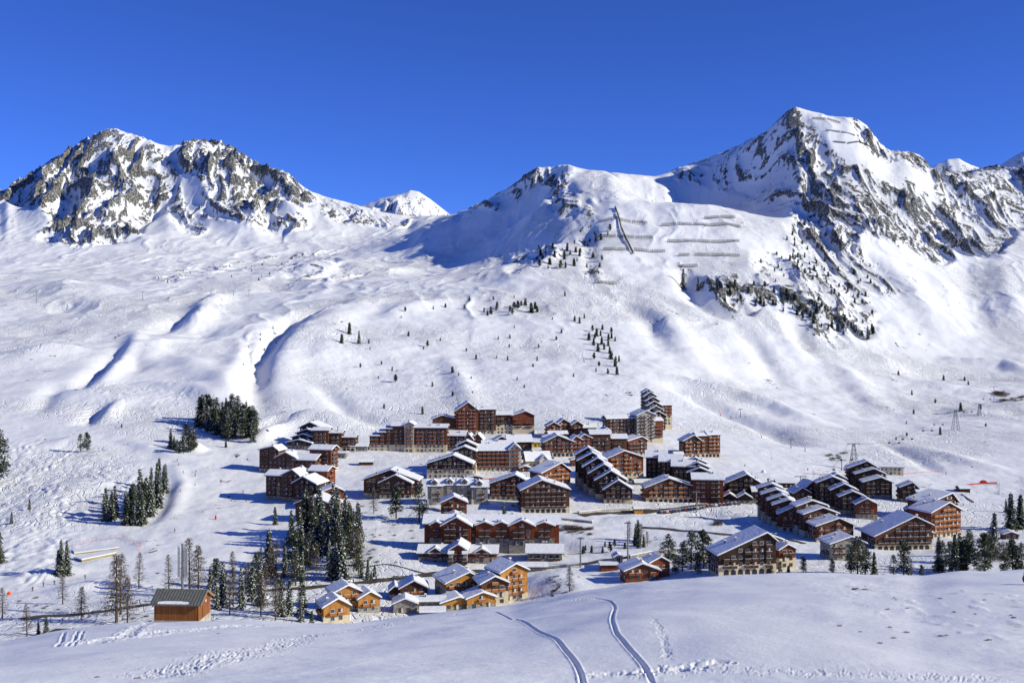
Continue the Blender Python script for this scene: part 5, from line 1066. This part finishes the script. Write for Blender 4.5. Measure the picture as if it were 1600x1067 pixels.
pylon(907, 886, 46, 'timber power pole right of the long wavy-roofed hotel', 'pole', arm=.9); pylon(981, 882, 66, 'tall thin lattice mast beside the lower road', 'pole', arm=.8)
for px, py, h, w in ((57,474,18,'far left'), (223,469,13,'left'), (330,465,10,'third'), (365,462,8,'fourth'), (389,461,8,'fifth'), (463,420,9,'upper'), (497,405,9,'highest'), (525,399,7,'rearmost')):
    pylon(px, py, h, '%s small drag lift pylon on the snowfield below the left mountain' % w, 'pole', 'drag lift pylons below the left mountain', dmin=1400, arm=2.5)
for px, py, h, w in ((1157,652,13,'upper'), (1236,700,14,'lower'), (918,345,0,'')):
    if h: pylon(px, py, h, '%s drag lift pylon on the piste right of the tower' % w, 'pole', 'drag lift pylons right of the tower', dmin=800, arm=1.6)
def cable(a, b_, sag, label, chairs=0, seed=0):
    n = 24; pts = [a.lerp(b_, i/n)-Vector((0, 0, sag*4*(i/n)*(1-i/n))) for i in range(n+1)]; mb = MB()
    for i in range(n): mb.bar(pts[i], pts[i+1], .07, n=3)
    tag(mb.build('lift_cable', [MT['blk']]), label, 'cable')
    return pts
def chair_mesh():
    b = MB(); b.bar((0, 0, 0), (0, 0, -2.6), .07, n=4); b.box(-1.3, 1.3, -.4, .4, -3.3, -3.1); b.box(-1.3, 1.3, .35, .5, -3.1, -2.2); b.bar((-1.3, 0, -2.6), (1.3, 0, -2.6), .07, n=4); b.box(-1.3, 1.3, -.6, -.5, -2.9, -2.7); return b.mesh('lift_chair', [MT['blk']])
CHM = chair_mesh(); lc = 0
low = Vector(first_hit(1300, 752, 500))+Vector((0, 0, 6)); names_seg = ['below the large pylon', 'above the large pylon', 'above the middle pylon', 'below the top pole']
ends = [low]+[q[0] for q in LP]
for i in range(4):
    for s_, nm in ((-1, 'left'), (1, 'right')):
        a = ends[i]+Vector((s_*4.2, 0, 0)); b_ = ends[i+1]+Vector((s_*4.2, 0, 0)); pts = cable(a, b_, 2.5 if i != 1 else 9, '%s chairlift cable %s' % (nm, names_seg[i]))
        for q in ([8, 16] if i in (0, 1) else [12]):
            for dq in ((0, 3) if i == 1 else (0,)):
                tag(link('lift_chair', CHM, loc=pts[min(24, q+dq)], rz=.5), 'dark chair hanging from the %s chairlift cable %s' % (nm, names_seg[i]), 'lift chair', 'chairs hanging from the chairlift')
top_ = Vector(first_hit(1640, 590, 800))+Vector((0, 0, 10)); cable(LP[3][0], top_, 3, 'chairlift cable rising from the top pole to the right edge')

# antenna mast with panels beside the hut
p = first_hit(285, 928, 330); k = p[1]/F; h = 79*k; r = thing('antenna_mast', p, 'tall grey antenna mast with long pale panels behind the timber hut', 'antenna mast')
mb = MB(); mb.bar((0, 0, -1), (0, 0, h), .55, .45, 10); mb.build('pole', [MT['metal']], r)
for i, (a, l_) in enumerate(((-1.7, .96), (-1.1, .93), (1.0, .94), (1.6, .95), (2.1, .9))):
    mb = MB(); mb.box(a-.2, a+.2, -.5, -.1, h*.34, h*l_); mb.bar((a, -.3, h*.5), (0, 0, h*.5), .06, n=4); mb.bar((a, -.3, h*.85), (0, 0, h*.85), .06, n=4); mb.build('antenna_panel', [MT['mlight']], r)

# ------------------------------------------------------------------ the timber hut in the foreground
hp = ((284-CX)/F*164, 164.0, gz((306-CX)/F*164, 164.0)); print('HUT py', HOR-F*hp[2]/hp[1]); k = hp[1]/F; r = thing('timber_hut', hp, 'orange-brown timber hut with a ribbed grey roof on the foreground hill at left', 'hut', rz=math.radians(-3))
W = 71*k; Dp = 5.2; H_ = 25*k+.3; R0 = 1.35; x1 = 0; W0 = -W*.62
w = MB(); x0_, x1_ = W0, W0+W; w.prism([(0, -.3), (Dp, -.3), (Dp, H_), (Dp*.5, H_+R0), (0, H_)], 'x', x0_, x1_); w.build('wall', [MT['hut']], r)
b_ = MB(); b_.box(x0_-.06, x1_+.06, -.06, Dp+.06, -2.5, .12); b_.build('foundation', [MT['pale']], r)
rf = MB(); ov = .55
for i in range(34):
    xa = x0_-ov+(W+2*ov)*i/34; xb = x0_-ov+(W+2*ov)*(i+1)/34; dz = .07 if i % 2 else .0; s_ = R0/(Dp*.5)
    rf.prism([(-ov, H_-s_*ov+.05), (Dp*.5, H_+R0+.05), (Dp+ov, H_-s_*ov+.05), (Dp+ov, H_-s_*ov+.17+dz), (Dp*.5, H_+R0+.17+dz), (-ov, H_-s_*ov+.17+dz)], 'x', xa, xb-.004)
ro = rf.build('roof', [MT['roofg']], r)
sn = MB(); n_ = 26
for i in range(n_):
    xa = x0_+W*.10+(W*.68)*i/n_; xb = xa+(W*.68)/n_; up = .10*math.sin(math.pi*(i+.5)/n_)**.6; s_ = R0/(Dp*.5); ya = -ov+.1; yb = -ov+.45+up*2.0
    sn.prism([(ya, H_+s_*ya+.24), (yb, H_+s_*yb+.24), (yb-.1, H_+s_*yb+.30), (ya+.05, H_+s_*ya+.36)], 'x', xa, xb)
sn.build('snow_patch', [MT['snow']], ro)
db = MB(); db.box(x1_+.01, x1_+.07, 1.6, 2.7, .15, 2.15); dd = db.build('door', [MT['hut']], r)
tb = MB(); 
for yy in (0, Dp): tb.box(x1_-.09, x1_+.03, yy-.03 if yy == 0 else yy-.09, yy+.09 if yy == 0 else yy+.03, 0, H_)
tb.build('corner_board', [MT['orange']], r)
vb = MB(); s_ = R0/(Dp*.5); vb.prism([(-ov, H_-s_*ov-.14), (Dp*.5, H_+R0-.12), (Dp+ov, H_-s_*ov-.14), (Dp+ov, H_-s_*ov+.05), (Dp*.5, H_+R0+.06), (-ov, H_-s_*ov+.05)], 'x', x1_+ov-.08, x1_+ov-.02); vb.build('barge_board', [MT['orange']], r)
sgn = MB(); sgn.box(x1_+.02, x1_+.05, 3.0, 3.3, 2.2, 2.6); sgn.build('notice', [MT['wht']], r)

# round stone tower
p = first_hit(1193, 748, 600); k = p[1]/F; r = thing('round_tower', p, 'round stone turret with a conical snow cap beside the piste', 'turret')
mb = MB(); mb.bar((0, 0, -2), (0, 0, 9*k), 5*k, 4.6*k, 16); mb.build('wall', [MT['stone']], r)
mb = MB(); mb.bar((0, 0, 9*k), (0, 0, 14*k), 5.8*k, .6, 16); ro = mb.build('roof', [MT['snow']], r); mb = MB(); mb.bar((0, 0, 8.4*k), (0, 0, 9*k), 6*k, 6*k, 16); mb.build('eaves', [MT['fascia']], ro)

# timber retaining walls with snow on top, left of the piste
def plank_wall(pa, pb, th, label):
    A = Vector(first_hit(*pa, 330)); C_ = Vector(first_hit(*pb, 330)); mb = MB(); d = C_-A; n = Vector((-d.y, d.x, 0)).normalized(); r = thing('retaining_wall', A, label, 'wall', 'timber walls beside the piste')
    vs = []; 
    for q in (Vector((0, 0, 0)), d):
        for s_, z_ in ((0, -1.5), (1, -1.5), (1, th), (0, th)): vs.append(q+n*s_*1.2+Vector((0, 0, z_)))
    mb.add(vs, [(0,1,2,3), (7,6,5,4), (0,4,5,1), (1,5,6,2), (2,6,7,3), (3,7,4,0)]); mb.build('planks', [MT['plank']], r)
    sb = MB(); vs = []
    for q in (Vector((0, 0, 0)), d):
        for s_, z_ in ((.1, th+.01), (9, th+.01), (8.5, th+.5), (.3, th+.4)): vs.append(q+n*s_+Vector((0, 0, z_)))
    sb.add(vs, [(0,1,2,3), (7,6,5,4), (0,4,5,1), (1,5,6,2), (2,6,7,3), (3,7,4,0)]); sb.build('snow_cover', [MT['snow']], r)
plank_wall((116,866), (186,857), .5, 'upper long timber wall with snow on top beside the dense spruces'); plank_wall((128,878), (182,867), 1.1, 'lower timber wall widening to the left beside the dense spruces')

def stone_wall(pts, th, mat, label):
    w = [Vector(q) for q in track(pts, dmin=330)]; r = thing('retaining_wall', w[0], label, 'wall'); mb = MB(); sn_ = MB()
    for a, b_ in zip(w, w[1:]):
        a = a-w[0]; b_ = b_-w[0]; n = Vector((-(b_-a).y, (b_-a).x, 0)).normalized()
        for tgt, z0_, z1_, t0, t1 in ((mb, -1.5, th, 0, 1), (sn_, th+.01, th+.4, -.1, 2.2)):
            tgt.add([q+n*s_+Vector((0, 0, z_)) for q in (a, b_) for s_, z_ in ((t0, z0_), (t1, z0_), (t1, z1_), (t0, z1_))], [(0,1,2,3), (7,6,5,4), (0,4,5,1), (1,5,6,2), (2,6,7,3), (3,7,4,0)])
    mb.build('masonry', [MT[mat]], r); sn_.build('snow_cover', [MT['snow']], r)
stone_wall([(985,873),(1020,866),(1045,863),(1075,860)], 1.6, 'stone', 'brown stone retaining wall beside the lower road left of the round-topped pine')
stone_wall([(868,812),(900,815),(925,818)], 1.3, 'stone', 'dark retaining wall below the road beside the red-balconied gable block')
stone_wall([(905,803),(940,799),(985,797)], 1.2, 'pale', 'pale wall along the upper road left of the orange stall')
stone_wall([(800,893),(850,889),(905,884)], 1.2, 'stone', 'stone wall along the road under the wavy-roofed hotel')
stone_wall([(640,794),(680,797),(690,800)], 1.2, 'pale', 'pale wall on the bank left of the red-brown tower house')
# ------------------------------------------------------------------ safety nets
def net(pts, h_px, mat, label, group=None, dmin=330, step=2.5, solid=False):
    w = [Vector(q) for q in track(pts, dmin=dmin)]; k = w[0].y/F; h = h_px*k; r = thing('safety_net', w[0], label, 'net', group); base = w[0]
    poles = MB(); sheet = MB()
    for i in range(len(w)-1):
        a, b_ = w[i]-base, w[i+1]-base; n = max(1, int((b_-a).length/step))
        for j in range(n+1): q = a.lerp(b_, j/n); poles.bar(q-Vector((0, 0, .5)), q+Vector((0, 0, h+.1)), .06, n=4)
        for z_ in np.linspace(.1, 1, 7 if solid else 4): sheet.bar(a+Vector((0, 0, h*z_)), b_+Vector((0, 0, h*z_)), .10 if solid else .045, n=3)
    poles.build('net_poles', [mat], r); sheet.build('netting', [mat], r)
net([(112,853),(130,850),(150,845),(172,842),(192,840)], 6, plain('faded_red_net', (.75, .35, .33), .8), 'long faded red net curving above the timber walls', None, 330, 4)
net([(192,840),(206,848),(220,853),(216,860)], 6, plain('pink_net', (.70, .22, .25), .8), 'denser red net at the right end of the timber walls', None, 330, 3)
net([(1492,766),(1500,762),(1515,758),(1535,756),(1558,755)], 2.2, MT['redp'], 'red arc of netting on the practice slope at the right', None, 600, 3, True)
net([(1502,772),(1512,779),(1522,785)], 1.6, MT['yellowp'], 'yellow line of netting running down the practice slope', None, 600, 3, True)
net([(1540,758),(1562,756),(1562,772),(1545,770)], 3, MT['mlight'], 'grey net pen at the right end of the red arc', None, 600, 3)
net([(750,751),(765,750),(780,748)], 2.6, MT['redp'], 'red inflatable-looking strip on the snow below the long central hotel', None, 500, 3, True)
net([(1255,740),(1290,741),(1325,743)], .9, MT['redp'], 'thin red net along the foot of the piste near the lattice pylon', None, 600, 4)
net([(1470,736),(1440,738),(1400,742)], .8, MT['redp'], 'thin red net across the snow behind the small dark house', None, 600, 4)
# red tents / markers
def tent(px, py, w_, h_, mat, label, nm='tent', dmin=500):
    p = first_hit(px, py, dmin); k = p[1]/F; a, b_ = w_*k/2, h_*k; mb = MB(); mb.prism([(-a, -.5), (a, -.5), (a, b_*.45), (a*.35, b_), (-a*.6, b_*.8), (-a, b_*.35)], 'y', -min(1.5, a), min(1.5, a))
    o = mb.build(nm, [mat]); o.location = p; tag(o, label, nm.replace('_', ' '))
tent(1332, 743, 14, 7, MT['redp'], 'red tent on the snow below the large lattice pylon'); tent(804, 751, 5, 6, MT['redp'], 'red slide tower at the end of the red strip')
tent(1537, 754, 9, 4, MT['redp'], 'red padded box above the red arc of netting'); tent(14, 929, 5, 6, MT['orangep'], 'orange marker panel at the left edge of the lower piste', 'marker', 330)
tent(337, 811, 2.4, 7, MT['redp'], 'red marker post at the tip of the lodge shadow', 'marker', 400)
# red slanting snow guns on the piste
for px, py, h, l in ((1126,650,10,'left slanting red snow gun on the slope right of the tower'), (1142,653,4,'short red post beside the left snow gun'), (1190,684,7,'slanting red snow gun lower on the slope'), (1258,705,14,'tall slanting grey snow gun above the isolated block'), (424,456,10,'orange-based snow gun on the snowfield under the left mountain')):
    p = first_hit(px, py, 800); k = p[1]/F; r = thing('snow_gun', p, l, 'snow gun'); mb = MB(); mb.bar((0, 0, -1), (0, 0, h*k*.35), .35, n=6); mb.build('base', [MT['redp']], r)
    mb = MB(); mb.bar((0, 0, h*k*.3), (-h*k*.35, 0, h*k), .22, .15, 5); mb.build('lance', [MT['metal'] if 'grey' in l else MT['redp']], r)
# ------------------------------------------------------------------ people
def figure(name, joints, bones, mats_for, root_i=0):
    """one continuous body grown with a Skin modifier over a posed skeleton, then frozen"""
    me = bpy.data.meshes.new(name); me.from_pydata([j[:3] for j in joints], bones, []); o = bpy.data.objects.new(name, me); COL.objects.link(o)
    md = o.modifiers.new('s', 'SKIN'); sv = me.skin_vertices[0].data
    for i, j in enumerate(joints): sv[i].radius = (j[3], j[3]); sv[i].use_root = (i == root_i)
    sb = o.modifiers.new('u', 'SUBSURF'); sb.levels = 1; sb.render_levels = 1
    dg = bpy.context.evaluated_depsgraph_get(); out = bpy.data.meshes.new_from_object(o.evaluated_get(dg)); bpy.data.objects.remove(o)
    out.name = name; out.materials.clear()
    for m in mats_for[0]: out.materials.append(m)
    for p_ in out.polygons: p_.material_index = mats_for[1](p_.center); p_.use_smooth = True
    return out
def skier_mesh(jacket, pants, seed):
    R_ = random.Random(seed); s_ = R_.uniform(.12, .2)
    J = [(0,0,.92,.13),(0,.0,1.15,.14),(0,.03,1.38,.15),(0,.05,1.5,.06),(0,.02,1.6,.095),(0,0,1.72,.09),
         (-.1,0,.85,.1),(-s_,-.12,.48,.075),(-s_,.02,.08,.06),(-s_,-.16,.05,.06), (.1,0,.85,.1),(s_,-.12,.48,.075),(s_,.02,.08,.06),(s_,-.16,.05,.06),
         (-.2,.03,1.4,.075),(-.33,-.02,1.14,.055),(-.30,-.28,1.02,.045),(-.28,-.36,1.01,.04), (.2,.03,1.4,.075),(.33,-.02,1.14,.055),(.30,-.28,1.02,.045),(.28,-.36,1.01,.04)]
    E = [(0,1),(1,2),(2,3),(3,4),(4,5),(0,6),(6,7),(7,8),(8,9),(0,10),(10,11),(11,12),(12,13),(2,14),(14,15),(15,16),(16,17),(2,18),(18,19),(19,20),(20,21)]
    return figure('body', J, E, ([jacket, pants, MT['skin'], MT['blk']], lambda c: 3 if c.z > 1.66 else (2 if c.z > 1.53 else (0 if c.z > .9 else (1 if c.z > .14 else 3)))))
SKM = [skier_mesh(MT['blk'], MT['blk'], 1), skier_mesh(MT['redf'], MT['blk'], 2), skier_mesh(MT['blue'], MT['blk'], 3), skier_mesh(MT['wht'], MT['blue'], 4)]
sb_ = MB(); sb_.box(-.05, .05, -.95, .75, -.03, .02); SKI = sb_.mesh('ski', [MT['redf']]); pb_ = MB(); pb_.bar((0, 0, 0), (0, .25, 1.05), .015, n=4); POLE = pb_.mesh('ski_pole', [MT['blk']])
cl_ = ['in black', 'in a red jacket', 'in a blue jacket', 'in a white jacket']
def skier(px, py, v, rz, where, dmin=330):
    p = first_hit(px, py, dmin); r = thing('person', (p[0], p[1], gz(p[0], p[1])+.04), 'skier %s %s' % (cl_[v], where), 'person', rz=rz); r.scale = (1.15,)*3
    link('body', SKM[v], r); link('ski', SKI, r, (-.16, 0, 0)); link('ski', SKI, r, (.16, 0, 0)); link('ski_pole', POLE, r, (-.30, -.5, 0)); link('ski_pole', POLE, r, (.30, -.5, 0))
for a in ((277,721,0,'nearest the snow cone, upper of two'), (279,727,1,'nearest the snow cone, lower of two'), (286,739,0,'below the snow cone, left of three'), (306,738,2,'below the snow cone, upper right of three'), (305,744,0,'below the snow cone, lower right of three'),
          (305,758,3,'in the middle of the wide piste'), (282,768,0,'at the left side of the wide piste, above its bend'), (325,732,0,'on the piste close to the tip of the upper lodge shadow'), (200,695,0,'on the narrow traverse left of the snow cone'), (278,632,0,'high on the slope above the dense clump'),
          (380,770,0,'standing in the lodge shadow, upper one'), (368,783,2,'standing in the lodge shadow, left one'), (385,784,0,'standing in the lodge shadow, right one'), (273,831,0,'descending the lower wide piste'),
          (133,904,0,'on the lower piste right of the dense spruces'), (68,916,2,'on the lower left piste, left of two together'), (85,913,0,'on the lower left piste, right of two together'), (51,923,0,'lowest on the piste by the orange marker'),
          (1205,717,0,'on the piste above the round turret, right of two'), (1164,729,1,'on the piste above the round turret, left of two'), (1262,735,0,'near the thin red net by the turret'), (1478,742,0,'on the snow behind the end block'), (1505,790,1,'at the foot of the practice slope')):
    skier(a[0], a[1], a[2], math.radians((a[0]*37) % 200-100), a[3])
# seated snowboarder in red at the right end of the foreground hill
p = first_hit(1599, 913, 30, 200)
J = [(0,0,.16,.15),(0,.06,.36,.15),(0,.04,.56,.16),(0,.0,.68,.06),(0,-.03,.80,.10),(0,-.03,.92,.09), (-.13,-.08,.16,.11),(-.2,-.46,.42,.08),(-.2,-.72,.08,.065),(-.2,-.86,.12,.06), (.13,-.08,.16,.11),(.2,-.46,.42,.08),(.2,-.72,.08,.065),(.2,-.86,.12,.06),
     (-.21,.03,.58,.075),(-.34,-.12,.38,.055),(-.22,-.38,.42,.045),(-.20,-.46,.46,.04),(.21,.03,.58,.075),(.34,-.12,.38,.055),(.22,-.38,.42,.045),(.20,-.46,.46,.04)]
E = [(0,1),(1,2),(2,3),(3,4),(4,5),(0,6),(6,7),(7,8),(8,9),(0,10),(10,11),(11,12),(12,13),(2,14),(14,15),(15,16),(16,17),(2,18),(18,19),(19,20),(20,21)]
sm = figure('body', J, E, ([MT['redf'], MT['blk'], MT['skin'], MT['blk']], lambda c: 3 if c.z > .86 else (2 if c.z > .72 and c.y < .02 else (0 if (c.z > .24 and c.y > -.3) or c.y > -.02 else 1))))
r = thing('person', (p[0]+.1, p[1], gz(p[0], p[1])), 'snowboarder in a red jacket sitting on the foreground snow at the right edge', 'person', rz=math.radians(60)); r.scale = (1.2,)*3; link('body', sm, r)
bb = MB(); bb.box(-.75, .75, -1.02, -.76, .0, .03); bb.build('snowboard', [MT['blk']], r)
# ------------------------------------------------------------------ stones and grass tufts poking through the foreground snow
def stone_mesh(seed):
    R_ = random.Random(seed); b = MB(); vs = []; n = 7
    for k in range(n): t = k*6.283/n; vs.append((math.cos(t)*R_.uniform(.6, 1.1), math.sin(t)*R_.uniform(.5, .9), -.1))
    for k in range(n): t = k*6.283/n; vs.append((math.cos(t)*R_.uniform(.3, .7), math.sin(t)*R_.uniform(.3, .6), R_.uniform(.15, .4)))
    b.add(vs, [(k, (k+1) % n, n+(k+1) % n, n+k) for k in range(n)]+[tuple(range(n, 2*n))]); return b.mesh('stone', [MT['stone']])
ST = [stone_mesh(81), stone_mesh(82)]
for i, (px, py, s_, l) in enumerate(((1338,921,.5,'in the ring of dirty snow on the hill'), (1352,921,.35,'right side of the ring of dirty snow'), (1538,937,.18,'in the upper right of the hill'), (1585,965,.25,'near the right edge of the hill'), (1545,1000,.22,'low on the right of the hill'),
        (1418,950,.2,'in the broken snow patch'), (1492,956,.18,'right part of the broken snow patch'), (1400,937,.15,'upper part of the broken snow patch'), (1150,1035,.1,'beside the lowest footprints'), (214,1060,.2,'at the lower left corner by the trampled track'), (152,1058,.15,'near the lower left corner'))):
    p = first_hit(px, py, 30, 230); o = link('stone', ST[i % 2], loc=p, rz=i*1.3); o.scale = (s_, s_*1.2, s_*.7); tag(o, 'dark stone poking from the snow '+l, 'stone')
R_ = random.Random(99)
for i in range(14):
    px, py = (R_.uniform(1260, 1600), R_.uniform(915, 1010)) if i < 10 else (R_.uniform(1380, 1480), R_.uniform(985, 1000))
    p = first_hit(px, py, 30, 230); o = link('grass_tuft', BU[i % 2], loc=p, rz=i*1.3); s_ = R_.uniform(.07, .15); o.scale = (s_, s_, s_*.6); tag(o, 'small tuft of dry grass poking through the snow on the right of the hill', 'grass tuft', 'dry grass tufts on the right of the hill')
for o in scene.objects:
    l = o.get('label')
    if l and not 4 <= len(l.split()) <= 16: print('LABELLEN', len(l.split()), l)
